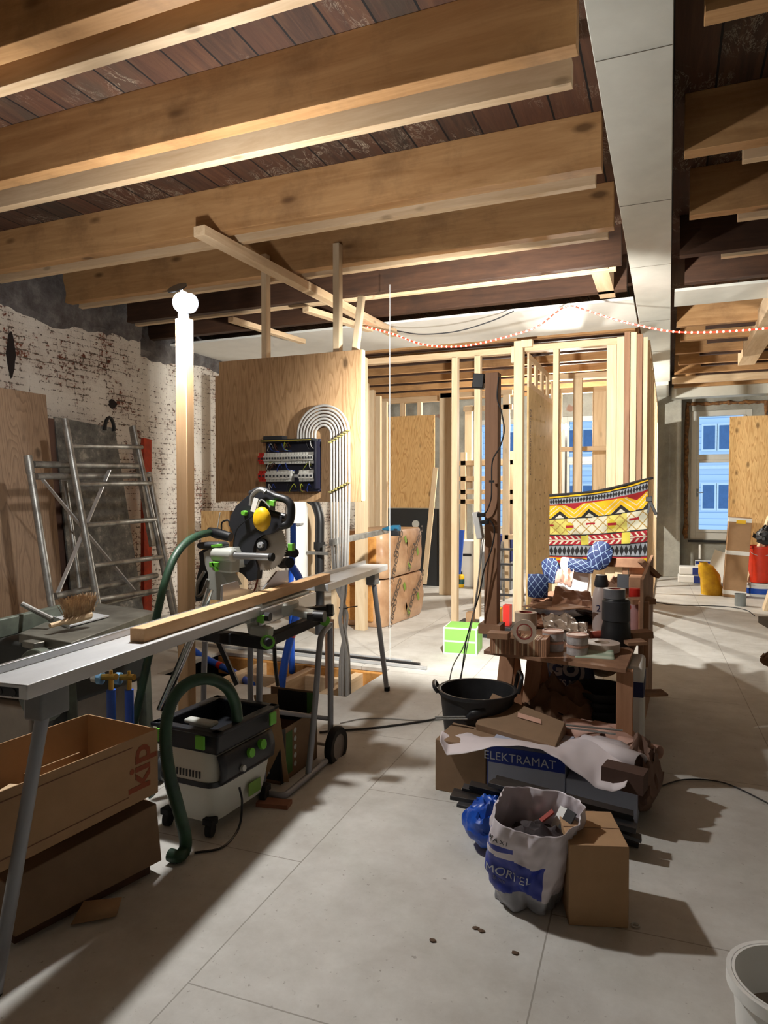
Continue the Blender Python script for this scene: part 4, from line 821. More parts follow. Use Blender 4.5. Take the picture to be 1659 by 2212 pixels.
for pts, r_ in (([(340, 430), (345, 375), (390, 360), (400, 400)], .005), ([(310, 420), (330, 300)], .003), ([(450, 660), (430, 560), (460, 420), (580, 320)], .004)): b = MB(); b.tube(bez([SP(x, y, YB0 - (.05 if r_ == .004 else -.02)) for x, y in pts], 8), r_, 6); obj('cord', b, blk if r_ != .003 else lgt, sw_)
b = MB(); b.tube(bez([SP(612, 740, YB0 + .04), SP(610, 800, YB0 + .06), SP(590, 870, YB0 + .09), SP(575, 890, YB0 + .1)], 6), .005, 6); obj('power_cord', b, mat('red_cord', srgb(150, 60, 40)), sw_)
em = thing('ear_defender', 'yellow ear defender hanging from the saw handle', 'ear defender', SP(640, 430, YB0 - .07)); p = SP(642, 350, YB0 - .085)
b = MB(); b.lathe([(0, .028), (.03, .026), (.045, .016), (.05, 0), (.048, -.01), (0, -.012)], p, Matrix.Rotation(PI / 2, 3, 'X'), 24, sq=1.28); obj('cup', b, yel, em, ang=60)
b = MB(); b.tube(bez([p + V((-.03, 0, .05)), p + V((-.01, .01, .1)), p + V((.03, .03, .06))], 5), .004, 6); obj('wire_band', b, alu, em); b = MB(); p = SP(588, 245, YB0 - .06); b.box(p, (.028, .006, .075), Matrix.Rotation(.3, 3, 'Y')); obj('paper_tag', b, white, sw_)
# trolley
trl = thing('saw_trolley', 'wheeled grey tube trolley carrying the mitre saw', 'trolley', P(607, 1718, z=0))
def tb_(name, pts, r_, m_=steelp, par=trl, n=12, k=6): b = MB(); b.tube(bez(pts, k) if len(pts) > 2 else pts, r_, n); return obj(name, b, m_, par)
Yn = P(607, 1718, z=.02).y; Yf = 3.52
bt = [P(553, 1711, z=.02), P(590, 1716, z=.02), P(612, 1718, z=.02), P(631, 1706, z=.02), P(704, 1644, z=.03)]
tb_('base_tube', bt, .016)
tb_('rear_upright', [P(714, 1640, Y=Yf), P(714, 1480, Y=Yf), P(713, 1345, Y=Yf)], .0165); wt_ = P(714, 1600, Y=Yf)
ya = P(667, 1672, z=.03).y
tb_('front_upright', [P(666, 1672, Y=ya), P(680, 1530, Y=ya + .08), P(690, 1400, Y=ya + .14), P(697, 1368, Y=ya + .2), P(711, 1352, Y=Yf - .03)], .0165)
yc_ = P(556, 1700, z=.03).y
tb_('left_upright', [P(562, 1395, Y=yc_), P(560, 1560, Y=yc_), P(568, 1670, Y=yc_ + .02), P(563, 1695, Y=yc_ + .03), P(553, 1712, Y=yc_ + .03)], .016)
tb_('left_upright', [P(541, 1395, Y=yc_ + .3), P(541, 1500, Y=yc_ + .3), P(545, 1600, Y=yc_ + .3)], .016); tb_('cross_tube', [P(571, 1534, Y=yc_ + .05), P(707, 1552, Y=Yf)], .013)
b = MB(); b.bar(P(428, 1368, Y=3.1), P(586, 1390, Y=2.95), .07, .06); b.bar(R_(1.35, -.28, .83), R_(2.2, -.28, .83), .06, .06); b.bar(P(575, 1385, Y=2.98), P(700, 1330, Y=3.5), .05, .06); obj('top_frame', b, blk, trl, bev=.008)
b = MB(); b.bar(P(545, 1300, Y=2.95), P(556, 1365, Y=2.95), .07, .07, up=(1, 0, 0)); b.bar(P(545, 1358, Y=2.93), P(585, 1366, Y=2.93), .06, .05); obj('rail_coupler', b, sawm, trl, bev=.008)
b = MB(); p = P(572, 1332, Y=2.92); b.disc(.022, p, rn, .06, 10); obj('coupler_knob', b, blk, trl); b = MB(); b.bar(P(558, 1334, Y=2.9), P(570, 1338, Y=2.9), .02, .04); b.disc(.034, P(578, 1387, Y=2.9), (.8, -.6, 0), .022, 20); b.disc(.03, P(700, 1340, Y=3.45), (.8, -.6, 0), .03, 20); obj('green_knob', b, grn, trl)
b = MB(); b.disc(.02, P(579, 1387, Y=2.875), (.8, -.6, 0), .03, 16); b.bar(P(655, 1325, Y=3.4), P(720, 1318, Y=3.45), .06, .06); b.disc(.02, P(712, 1315, Y=3.4), (0, 0, 1), .05); [obj('clamp_body', x_, blk, trl, bev=.004) for x_ in loose(b)]
wh = MB(); wc = P(726, 1612, z=.112); wc = P(726, 1612, Y=Yf + .0); R2 = Matrix.Rotation(PI / 2, 3, 'Y')
wh.lathe([(.07, -.02), (.105, -.022), (.112, -.012), (.112, .012), (.105, .022), (.07, .02)], wc, R2, 36); wo = obj('wheel_tyre', wh, blackrub, trl)
b = MB(); b.lathe([(0, .014), (.02, .016), (.06, .012), (.078, .018), (.085, .02), (.085, -.02), (0, -.02)], wc, R2, 30); obj('hub', b, mat('hub_grey', srgb(150, 142, 136)), wo)
b = MB(); b.tube([wc, wc - V((.5, 0, 0))], .01, 8); obj('axle', b, alud, trl)
wh = MB(); wh.lathe([(0, -.02), (.105, -.022), (.112, -.012), (.112, .012), (.105, .022), (0, .02)], wc - V((.5, 0, 0)), R2, 30); obj('wheel_tyre', wh, blackrub, trl)
tb_('chrome_leg', [P(453, 1272, Y=2.95), P(430, 1340, Y=2.9), P(346, 1535, Y=2.72)], .02, chrome, k=4); 
b = MB(); b.bar(P(470, 1382, Y=3.3), P(512, 1478, Y=3.35), .04, .025); obj('folding_leg', b, dk, trl)
tb_('rear_leg', [P(443, 1385, Y=3.4), P(440, 1500, Y=3.4), V(P(440, 1500, Y=3.4)) * 1.0 + V((0, 0, -.35))], .017)
b = MB(); b.tube(bez([P(592, 1360, Y=3.5), P(594, 1430, Y=3.5), P(600, 1480, Y=3.6)], 5), .012, 8); obj('cable', b, blk, trl)
# ================================================================== DUST EXTRACTOR
hose = mat('green_hose', srgb(50, 84, 60), .5, c2=srgb(30, 50, 40), vs=8)
def hose_mb(pts, r_, k, pitch=.0075):
    q = bez(pts, 14); out = [q[0]]; acc = 0
    for i in range(1, len(q)):                    # resample evenly
        seg = q[i] - q[i - 1]; L = seg.length; d = pitch / 2 - acc
        while d <= L: out.append(q[i - 1] + seg * (d / L)); d += pitch / 2
        acc = L - (d - pitch / 2)
    b = MB(); b.tube(out, r_, 14, rf=lambda i: r_ * (1.07 if i % 2 else .95)); return b
h1 = hose_mb([SP(262, 450, YB0 + .03), P(430, 1156, Y=3.02), P(402, 1172, Y=2.86), P(376, 1205, Y=2.74), P(356, 1258, Y=2.66), P(341, 1320, Y=2.62), P(326, 1395, Y=2.58), P(312, 1460, Y=2.56), P(297, 1530, Y=2.55), P(285, 1600, Y=2.55), P(300, 1680, Y=2.6), P(330, 1720, Y=2.6)], .0185, 8)
tag(obj('suction_hose', h1, hose, ang=None), 'long green ribbed hose hanging from the back of the saw guard', 'hose')
vx = thing('dust_extractor', 'white and black dust extractor with green catches in front of the trolley', 'dust extractor', (-1.94, 2.68, 0)); M = Matrix.Translation((-1.955, 2.70, 0)) @ Matrix.Rotation(math.radians(-3), 4, 'Z')
vw = mat('extractor_white', srgb(206, 206, 196), .5, var=.04); vb = mat('extractor_black', srgb(28, 30, 36), .45, var=.1)
def rbox(M, z0, z1, a0, a1, c0, c1, n=7, nz=6, bul=0):
    b = MB(M)
    def f(u, v_):
        t_ = u * 2 * PI; ca, sa = math.cos(t_), math.sin(t_); q = (abs(ca) ** n + abs(sa) ** n) ** (-1 / n)
        a_ = a0 + (a1 - a0) * v_ + bul * math.sin(PI * v_); c_ = c0 + (c1 - c0) * v_ + bul * math.sin(PI * v_); return (a_ * ca * q, c_ * sa * q, z0 + (z1 - z0) * v_)
    b.grid(56, nz, f); t_ = [f(i / 56, 1) for i in range(56)]; bo = [f(i / 56, 0) for i in range(56)]; b.add(t_, [list(range(56))]); b.add(bo, [list(range(56))[::-1]]); return b
obj('tank', rbox(M, .06, .225, .135, .165, .2, .225, 7), vw, vx, ang=50)
obj('band', rbox(M, .222, .245, .168, .168, .228, .228, 7), vb, vx, ang=50)
obj('motor_head', rbox(M, .243, .375, .165, .15, .225, .21, 6, bul=.004), vw, vx, ang=50)
b = MB(M)
def cpan(u, v_): y = -.2 + .4 * u; z = .235 + .125 * v_; return (.172 + .014 * math.sin(PI * v_) - .01 * v_, y, z)
b.grid(10, 8, cpan); obj('control_panel', b, vb, vx, solid=.012)
for y, z, m_, r_ in ((.0, .315, grn, .021), (.09, .325, grn, .023), (-.06, .265, lgt, .014)): b = MB(M); b.disc(r_, (.19, y, z), (1, 0, .15), .022, 18); obj('dial', b, m_, vx)
b = MB(M); 
for k in range(9): b.box((-.06 + k * .018, -.222, .275), (.007, .012, .03))
obj('vent_slots', b, vb, vx)
b = MB(M); 
for lo, hi in (((-.17, -.215, .37), (.17, -.195, .47)), ((-.17, .195, .37), (.17, .215, .47)), ((-.17, -.215, .37), (-.15, .215, .47)), ((.15, -.215, .37), (.17, .215, .47)), ((-.17, -.215, .37), (.17, .215, .385))): b.mm(lo, hi)
for lo, hi in (((-.19, -.235, .455), (.19, -.19, .475)), ((-.19, .19, .455), (.19, .235, .475)), ((-.19, -.235, .455), (-.145, .235, .475)), ((.145, -.235, .455), (.19, .235, .475))): b.mm(lo, hi)
obj('tray', b, vb, vx, bev=.006)
for x, y, sx_, sy_ in ((.1, -.24, .05, .012), (-.13, -.24, .05, .012), (.196, .17, .012, .05), (-.1, .24, .05, .012)): b = MB(M); b.box((x, y, .425), (sx_, sy_, .06)); obj('catch', b, grn, vx, bev=.004)
b = MB(M); b.box((.04, -.16, .485), (.16, .05, .02)); b.box((.04, -.16, .475), (.11, .04, .03)); obj('carry_handle', b, lgt, vx, bev=.008)
for x, y in ((.12, -.2), (.13, .19), (-.12, -.2)): b = MB(M); b.disc(.035, (x, y, .036), (1, .3, 0), .03, 18); b.box((x, y, .07), (.05, .05, .03)); obj('caster', b, blackrub, vx, bev=.004)
b = MB(M); b.box((.168, .06, .13), (.004, .09, .06)); obj('label_plate', b, mat('label_green', srgb(120, 160, 60)), vx)
p_ = P(513, 1555, F=3.12)
h2 = hose_mb([P(513, 1556, F=3.12), P(508, 1520, F=3.1), P(490, 1485, F=3.05), P(455, 1467, F=2.98), P(415, 1472, F=2.9), P(382, 1498, F=2.84), P(362, 1545, F=2.8), P(358, 1610, F=2.78), P(368, 1680, F=2.78), P(385, 1745, F=2.8), P(399, 1800, F=2.82), P(400, 1832, F=2.84), P(386, 1850, z=.03), P(366, 1846, z=.03)], .0245, 8)
tag(obj('suction_hose', h2, hose, ang=None), 'thick green ribbed hose arching over the dust extractor to the floor', 'hose')
b = MB(); b.tube(bez([P(517, 1700, F=3.1), P(523, 1735, F=3.08), P(515, 1790, z=.01), P(480, 1830, z=.006), P(420, 1842, z=.006)], 8), .005, 6); tag(obj('mains_lead', b, blk), 'thin black cord looping from the dust extractor onto the floor', 'cord')
# packaging under the trolley
cb_ = thing('tool_carton', 'open printed carton with black and green artwork standing under the trolley', 'carton', (-1.97, 3.3, 0)); M = Matrix.Translation((-1.99, 3.28, 0))
b = MB(M); W2, L2, H2, T2 = .15, .2, .28, .004
for lo, hi in (((-W2, -L2, 0), (W2, L2, T2)), ((-W2, -L2, 0), (W2, -L2 + T2, H2)), ((-W2, L2 - T2, 0), (W2, L2, H2 + .1)), ((-W2, -L2, 0), (-W2 + T2, L2, H2 + .02)), ((W2 - T2, -L2, 0), (W2, L2, H2))): b.mm(lo, hi)
obj('box', b, cardb2, cb_)
b = MB(M); b.mm((W2 - .12, -L2 - .002, .02), (W2, -L2, H2)); b.mm((W2, -L2, .0), (W2 + .001, -L2 + .05, H2)); b.mm((W2 - .25, L2 - .008, .2), (W2 - .06, L2 - .004, H2 + .09)); obj('black_print', b, blk, cb_)
b = MB(M); b.mm((W2, -L2 + .055, .03), (W2 + .001, -L2 + .12, H2 - .03)); b.mm((W2 - .06, L2 - .008, .15), (W2, L2 - .004, H2 + .09)); obj('green_print', b, mat('print_leaf', srgb(70, 110, 50)), cb_)
b = MB(M); b.mm((W2 - .09, -L2 - .003, .15), (W2 - .04, -L2 - .002, .19))
for k in range(5): b.mm((W2 - .08, -L2 - .003, .05 + .018 * k), (W2 - .065, -L2 - .002, .06 + .018 * k)); b.disc(.014, (W2 + .0015, -L2 + .15, .06 + .045 * k), (1, 0, 0), .001, 14)
obj('pale_print', b, lgt, cb_)
b = MB(); b.bar(P(573, 1500, Y=3.02), P(600, 1690, Y=3.1), .004, .12, up=(1, .3, 0)); tag(obj('cardboard_flap', b, cardb), 'loose tan cardboard strip standing between the extractor and the printed carton', 'cardboard')
b = MB(); q = P(592, 1735, z=.01); b.box(q, (.16, .07, .02), Matrix.Rotation(.2, 3, 'Z')); tag(obj('wood_offcut', b, mat('reddish_wood', srgb(150, 100, 76), .8)), 'flat reddish wood offcut on the floor under the trolley corner', 'offcut')
# ================================================================== LONG CARTONS, FOREGROUND LEFT
def open_carton(name, lab, M, L, W_, z0, z1, th=.005, openr=True, skew=0):
    r = thing(name, lab, 'carton', M.translation); b = MB(M)
    def wall(a, c_): b.bar((a[0], a[1], (z0 + z1) / 2), (c_[0], c_[1], (z0 + z1) / 2), th, z1 - z0)
    b.mm((0, -L, z0), (-W_, 0, z0 + th)); wall((0, -L), (0, 0)); wall((0, 0), (-W_, skew)); wall((-W_, skew), (-W_, -L)); wall((-W_, -L), (0, -L)); obj('box', b, cardb, r); return r
c0 = P(357, 1880, z=0); M1 = Matrix.Translation((c0.x - .035, c0.y, 0)) @ Matrix.Rotation(math.radians(-5), 4, 'Z')
kc = open_carton('long_carton', 'long open carton printed kip on top of a closed carton', M1, 1.25, .40, .31, .565)
mm_ = M1 @ basis((.004, -.09, .44), (0, .0, 1), (0, -1, 0)); obj('lettering', text_mb('kip', .15, mm_, bold=.003), mat('print_rust', srgb(150, 74, 44), .8), kc)
b = MB(M1); b.mm((.003, -.95, .345), (.0045, -.15, .348)); b.mm((.003, -.95, .53), (.0045, -.13, .533)); obj('printed_line', b, mat('print_dull', srgb(120, 76, 50)), kc)
b = MB(M1); b.mm((-.395, -.3, .37), (-.388, -.05, .42)); obj('tape_patch', b, mat('pale_tape', srgb(176, 140, 104)), kc)
b = MB(M1); b.box((-.2, -.58, .43), (.05, .32, .05), Matrix.Rotation(.35, 3, 'Z')); b2 = tag(obj('timber_offcut', b, pineY, bev=.002), 'pale timber offcut lying inside the long open carton', 'offcut')
b = MB(M1); b.box((-.2, -.58, .36), (.3, .5, .09)); tag(obj('packing_card', b, cardb2), 'folded cardboard lying on the bottom inside the long open carton', 'cardboard')
lc = thing('closed_carton', 'closed plain carton tilted under the long open carton', 'carton', M1.translation)
M2 = Matrix.Translation((c0.x + .0, c0.y - .02, 0)) @ Matrix.Rotation(math.radians(-13), 4, 'Z')
b = MB(M2); b.add([(-.0, 0, .05), (.01, -.58, .05), (-.34, -.58, .05), (-.36, 0, .05), (-.03, .0, .27), (-.05, -.58, .21), (-.34, -.58, .21), (-.36, 0, .27)], [(0, 3, 2, 1), (4, 5, 6, 7), (0, 1, 5, 4), (1, 2, 6, 5), (2, 3, 7, 6), (3, 0, 4, 7)]); obj('box', b, cardb2, lc, bev=.003)
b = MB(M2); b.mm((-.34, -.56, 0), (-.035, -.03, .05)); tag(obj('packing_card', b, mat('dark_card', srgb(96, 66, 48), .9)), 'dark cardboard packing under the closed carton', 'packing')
b = MB(); q = P(152, 1998, z=.012); b.add([q, q + V((.11, .10, .0)), q + V((.07, .17, .02)), q + V((-.0, .06, .05))], [(0, 1, 2, 3)]); obj('torn_edge', b, cardb, lc, solid=.003)
# ================================================================== WORKTABLE, RIGHT OF CENTRE
ZT = .62
tA, tB = P(1045, 1405, z=ZT), P(1352, 1446, z=ZT); dv = (P(1402, 1318, z=ZT) - tB)
tw = mat('dusty_table_wood', srgb(170, 130, 100), .8, c2=srgb(120, 86, 64), vs=5)
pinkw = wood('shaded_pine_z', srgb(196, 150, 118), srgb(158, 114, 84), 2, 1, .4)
wt2 = thing('work_table', 'low cluttered plywood work table on timber trestles', 'table', ((tA + tB) / 2)[:2] + (0,))
b = quad(MB(), [p - V((0, 0, .02)) for p in (tA, tB, tB + dv * 1.15, tA + dv * 1.15)], .02, (0, 0, 1)); obj('table_top', b, tw, wt2, bev=.001)
def leg(par, a, c, w_=.09, h=.03, m_=pinkw, name='leg'): b = MB(); b.bar(a, c, w_, h, up=(0, 1, 0)); return obj(name, b, m_, par, bev=.002)
for f_ in (.06, .85):
    o0 = tA.lerp(tB, .12) + dv * f_; o1 = tA.lerp(tB, .35) + dv * f_
    for o_ in (o0, o1): pass
b = MB(); b.bar(tA.lerp(tB, .02) + dv * .18 - V((0, 0, .05)), tA.lerp(tB, .98) + dv * .18 - V((0, 0, .05)), .05, .06); obj('trestle_beam', b, pinkw, wt2); b = MB(); b.bar(tA.lerp(tB, .02) + dv * .85 - V((0, 0, .05)), tA.lerp(tB, .98) + dv * .85 - V((0, 0, .05)), .05, .06); obj('trestle_beam', b, pinkw, wt2)
for s_, sp in ((.30, .05), (.08, .1)):
    for d_ in (-.12, .16): q = tA.lerp(tB, s_) + dv * .18; leg(wt2, V((q.x + d_ * .35, q.y + d_, 0)), V((q.x, q.y + d_ * .15, .58)))
q = tB + dv * .03; b = MB(); b.mm((q.x - .05, q.y - .01, 0), (q.x + .03, q.y + .05, .6)); obj('leg', b, pinkw, wt2, bev=.002)
q = tB + dv * .9; b = MB(); b.mm((q.x - .06, q.y - .05, 0), (q.x + .0, q.y + .01, .6)); obj('leg', b, pinkw, wt2, bev=.002); q = tA + dv * .9; b = MB(); b.mm((q.x, q.y - .05, 0), (q.x + .06, q.y + .01, .6)); obj('leg', b, pinkw, wt2, bev=.002)
# brown post with the floodlight
pb = P(1062, 1366, z=ZT)
fp = thing('light_post', 'brown square post rising from the work table with a black floodlight on top', 'post', pb)
pt_ = P(1062, 806, Y=pb.y).z
b = MB(); b.mm((pb.x - .042, pb.y - .03, ZT), (pb.x + .042, pb.y + .055, pt_)); obj('post', b, darkZ, fp, bev=.003)
b = MB(); b.box(pb + V((0, -.0, .03)), (.14, .14, .06)); obj('foot_block', b, tw, fp)
fl_ = thing('floodlight', 'black floodlight box on the brown post facing away', 'floodlight', P(1035, 840, Y=pb.y)); p = P(1035, 824, Y=pb.y + .02)
b = MB(); b.box(p, (.075, .06, .095), Matrix.Rotation(.1, 3, 'Y')); b.box(p + V((.04, 0, 0)), (.03, .02, .03)); obj('housing', b, blk, fl_, bev=.006)
b = MB(); b.box(p + V((-.0, .033, 0)), (.06, .006, .08)); obj('lit_glass', b, mat('flood_glass', (1, .98, .92), emit=25), fl_)
def cable(name, pts, r_, m_, lab, cat='cable', k=10): b = MB(); b.tube(bez(pts, k), r_, 6); return tag(obj(name, b, m_), lab, cat)
yc2 = pb.y - .07
cable('lamp_cable', [P(x, y, Y=yc2) for x, y in ((1077, 815), (1074, 860), (1083, 890), (1089, 930), (1080, 965), (1064, 995), (1062, 1040), (1061, 1075), (1052, 1103), (1040, 1112))], .0045, blk, 'black cable looping down the brown post to the power strip')
b = MB(); b.box(P(1062, 1040, Y=yc2), (.03, .012, .015)); tag(obj('cable_clip', b, blk), 'black clip holding the lamp cable to the post', 'clip')
cable('plug_cable', [P(x, y, Y=yc2 - .02) for x, y in ((1045, 1128), (1058, 1124), (1068, 1145), (1062, 1185), (1046, 1230), (1036, 1280), (1020, 1335), (1006, 1390), (998, 1450))] + [P(985, 1530, z=.01)], .0045, blk, 'black cable hanging from the power strip towards the black tub')
cable('grey_cable', [P(x, y, Y=yc2 - .03) for x, y in ((1044, 1165), (1040, 1200), (1032, 1260), (1022, 1330), (1012, 1380), (1000, 1440))] + [P(975, 1540, z=.01)], .004, mat('cable_grey', srgb(160, 156, 150)), 'pale grey cable hanging beside the black plug cable')
cable('grey_cable', [P(x, y, Y=yc2 - .01) for x, y in ((1040, 1164), (1036, 1220), (1028, 1300), (1004, 1390), (975, 1450))] + [P(962, 1555, z=.01)], .004, mat('cable_grey', srgb(160, 156, 150)), 'second pale cable from the strip bending left to the floor')
ps_ = thing('power_strip', 'white power strip hanging by its cables from the brown post', 'power strip', P(1034, 1168, Y=yc2))
b = MB(); b.bar(P(1028, 1106, Y=yc2), P(1038, 1164, Y=yc2), .055, .04, up=(1, 0, 0)); obj('body', b, white, ps_, bev=.006)
b = MB(); b.box(P(1040, 1112, Y=yc2 - .02), (.05, .03, .025)); b.box(P(1047, 1128, Y=yc2 - .02), (.05, .03, .025)); obj('plug', b, blk, ps_, bev=.004)
# floodlight on the brown post, facing the back of the house
FL = p + V((-.0, .06, 0))
fs = bpy.data.lights.new('floodlight_beam', 'SPOT'); fs.energy = FLOOD_W; fs.color = (1, .97, .9); fs.spot_size = math.radians(134); fs.spot_blend = .45; fs.shadow_soft_size = .05
fo = bpy.data.objects.new('floodlight_beam', fs); fo.location = FL; fo.rotation_euler = V((.2, -1, .16)).to_track_quat('Z', 'Y').to_euler(); COL.objects.link(fo)
q0_, q1_ = tB + dv * .42, tB + dv * 1.0; b = MB()
b.add([V((q0_.x + .01, q0_.y, .03)), V((q1_.x + .01, q1_.y, .03)), V((q1_.x + .01, q1_.y, 1.04)), V((q0_.x + .01, q0_.y, .98)), V((q0_.x + .028, q0_.y, .03)), V((q1_.x + .028, q1_.y, .03)), V((q1_.x + .028, q1_.y, 1.04)), V((q0_.x + .028, q0_.y, .98))], [(0, 1, 2, 3), (7, 6, 5, 4), (0, 4, 5, 1), (1, 5, 6, 2), (2, 6, 7, 3), (3, 7, 4, 0)]); obj('side_board', b, tw, wt2)
# ---- things on the table
def T(px, py, z=ZT): return P(px, py, z=z)
def blob(c, d, seed, amp=.25, n=18, sc_=2.2, flat=0):
    b = MB(); b.grid(n * 2, n, lambda u, v_: (lambda w: V((c[0] + d[0] * w.x * (1 + amp * noise.noise(w * sc_ + V((seed, 0, 0)))), c[1] + d[1] * w.y * (1 + amp * noise.noise(w * sc_ + V((0, seed, 0)))), c[2] + d[2] * (w.z + 1) * (1 + amp * noise.noise(w * sc_ * 1.6 + V((0, 0, seed)))))))(V((math.cos(u * 2 * PI) * math.sin(v_ * PI), math.sin(u * 2 * PI) * math.sin(v_ * PI), -math.cos(v_ * PI))))); return b
def sheet(corners, seed, amp=.015, n=14, thick=.003):
    c = [V(x) for x in corners]; b = MB()
    b.grid(n, n, lambda u, v_: (c[0].lerp(c[1], u)).lerp(c[3].lerp(c[2], u), v_) + V((0, 0, amp * (noise.noise(V((u * 4, v_ * 4, seed))) + .5 * noise.noise(V((u * 9, v_ * 9, seed)))))), smooth=False); return b
def cyl(px, py, z, r_, h, m_, par, name='body', n=28, prof=None): p = T(px, py, z); b = MB(); b.lathe([(0, 0), (r_, 0), (r_, h), (0, h)] if not prof else prof, p, n=n); return obj(name, b, m_, par, bev=0), p
paper = mat('brown_paper', srgb(170, 126, 100), .85, var=.1, vs=6); dull = mat('shaded_plastic_bag', srgb(150, 132, 116), .4, var=.15, vs=9)
# slat bundle
sbd = thing('slat_bundle', 'bundle of upright plywood slats along the front edge of the work table', 'wood slats', T(1118, 1417))
a_, c_ = T(1058, 1411), T(1180, 1420); N = 30
random.seed(4)
for i in range(N):
    p = a_.lerp(c_, (i + .5) / N); h = .092 + random.uniform(-.004, .004); b = MB(); wd = (c_ - a_).length / N * .86
    b.box(p + V((0, .07, h / 2)), (wd, .14, h)); obj('slat', b, [pinkw, tw, pineZ][random.choice([0, 0, 1, 0, 2] if i not in (17, 23) else [2])], sbd)
for lab, px, py, z, d in (('flat wood block stacked left on the slats beside the post', 1078, 1384, ZT + .1, (.17, .09, .022)), ('short wood block at the foot of the brown post', 1066, 1388, ZT + .125, (.11, .07, .032))):
    p = P(px, py, z=z); b = MB(); b.box(p + V((0, .12, d[2] / 2)), d); tag(obj('wood_block', b, tw, bev=.002), lab, 'block')
def roll(name, lab, c, ax, R_o, R_i, w_, m_, mc, cat='tape'):
    r = thing(name, lab, cat, V(c) - V((0, 0, R_o if abs(ax[2]) < .5 else w_ / 2))); RR = V((0, 0, 1)).rotation_difference(V(ax).normalized()).to_matrix(); h = w_ / 2
    b = MB(); b.lathe([(R_i, -h), (R_o, -h), (R_o, h), (R_i, h), (R_i, -h)], c, RR, 32); obj('tape', b, m_, r); b = MB(); b.lathe([(R_i * .85, -h * 1.01), (R_i, -h * 1.01), (R_i, h * 1.01), (R_i * .85, h * 1.01), (R_i * .85, -h * 1.01)], c, RR, 32); obj('core', b, mc, r); return r
clr = mat('clear_tape', srgb(190, 170, 150), .2, var=.08); redc = mat('red_card', srgb(150, 60, 50), .7)
p = P(1130, 1345, z=ZT + .13); roll('packing_tape', 'clear tape roll standing on end behind the other roll, red core showing', p + V((0, .08, -.0)), (0, 0, 1), .065, .04, .1, clr, redc)
p = P(1133, 1364, z=ZT + .155); roll('packing_tape', 'clear tape roll facing the camera on the slat bundle', p + V((0, 0, 0)), (.15, -1, .12), .062, .042, .05, clr, redc)
wl2 = mat('tub_label', srgb(196, 192, 190), .5, c2=srgb(150, 146, 148), vs=30); lid = mat('tub_lid', srgb(214, 170, 150), .6)
for px, py, pos in ((1192, 1408, 'left'), (1245, 1417, 'right')):
    for k in range(2):
        t_ = thing('filler_tub', ('lower', 'upper')[k] + ' tub of the ' + pos + ' pair of small white tubs', 'tub', T(px, py) + V((0, .03, k * .058)), 0, 'small white filler tubs'); q = T(px, py) + V((0, .04, k * .058))
        b = MB(); b.lathe([(0, 0), (.055, 0), (.058, .004), (.058, .045), (0, .045)], q); obj('tub', b, wl2, t_); b = MB(); b.lathe([(.06, .044), (.061, .056), (.052, .057), (.05, .053), (0, .053)], q); obj('lid', b, lid, t_)
msk = roll('masking_roll', 'wide flat roll of white tape lying at the front edge', T(1297, 1412) + V((0, .06, .03)), (0, 0, 1), .1, .045, .045, mat('white_tape', srgb(206, 190, 180), .6, var=.05), clr)
def tcol(u, v_): return srgb(196, 206, 186) if (int(v_ * 9) % 2) else srgb(160, 178, 156)
q = T(1297, 1412); e0, e1 = V((q.x - .1, q.y + .02, ZT + .03)), V((q.x + .07, q.y - .02, ZT + .03)); f0, f1 = P(1228, 1440, z=ZT - .03), P(1333, 1444, z=ZT - .035)
obj('tape_tail', painted(lambda u, v_: e0.lerp(e1, u).lerp(f0.lerp(f1, u), v_) + V((0, -.03 * math.sin(v_ * PI), .0)), 10, 27, tcol), vcol('striped_tape', .5), msk, solid=.002, ang=None)
bk = thing('black_canister', 'tall matt black canister wrapped in plastic on the work table', 'canister', T(1328, 1395) + V((0, .08, 0))); q = T(1328, 1398) + V((0, .08, 0))
b = MB(); b.lathe([(0, 0), (.085, 0), (.088, .02), (.08, .1), (.074, .13), (.074, .26), (.07, .27), (0, .27)], q); obj('body', b, blk, bk); b = MB(); b.lathe([(.075, .14), (.079, .145), (.079, .255), (.075, .26)], q); obj('wrap', b, dk, bk)
roll('duct_tape', 'grey duct tape roll lying on top of the black canister', q + V((-.01, 0, .3)), (0, 0, 1), .062, .038, .055, mat('duct_grey', srgb(120, 122, 128), .35, .3), redc)
btl = thing('white_bottle', 'white squeeze bottle with a dark cap and a blue 2 on its side', 'bottle', T(1293, 1345)); q = T(1293, 1372) + V((0, .16, 0))
b = MB(); b.lathe([(0, 0), (.05, 0), (.055, .02), (.055, .2), (.05, .25), (.035, .29), (0, .29)], q); obj('body', b, mat('milky', srgb(206, 190, 184), .35), btl); b = MB(); b.lathe([(.042, .285), (.046, .30), (.034, .36), (.0, .365)], q); obj('cap', b, dk, btl)
obj('lettering', text_mb('2', .06, basis(q + V((-.012, -.0565, .15)), (1, .0, 0), (0, 0, 1))), mat('print_navy', srgb(30, 40, 90)), btl)
rb = thing('red_cap_bottle', 'pale bottle with a bright red cap beside the black canister', 'bottle', T(1364, 1350)); q = T(1366, 1375) + V((0, .25, 0))
b = MB(); b.lathe([(0, 0), (.038, 0), (.04, .02), (.04, .18), (.03, .22), (0, .22)], q); obj('body', b, mat('pinkish', srgb(190, 150, 150), .4), rb); b = MB(); b.lathe([(.034, .2), (.038, .21), (.036, .265), (.03, .27), (0, .27)], q); obj('cap', b, redm, rb)
b = MB(); b.disc(.024, T(1352, 1385) + V((0, .1, .19)), (0, 1, 0), .006); tag(obj('red_disc', b, redm), 'small red disc leaning between the canister and the red-capped bottle', 'disc')
b = MB(); b.tube([T(1272, 1395) + V((0, .1, .04)), T(1318, 1395) + V((0, .1, .05))], .027, 14); tag(obj('sealant_tube', b, mat('red_wrap', srgb(170, 76, 60), .5)), 'red sealant tube lying behind the tape roll', 'tube')
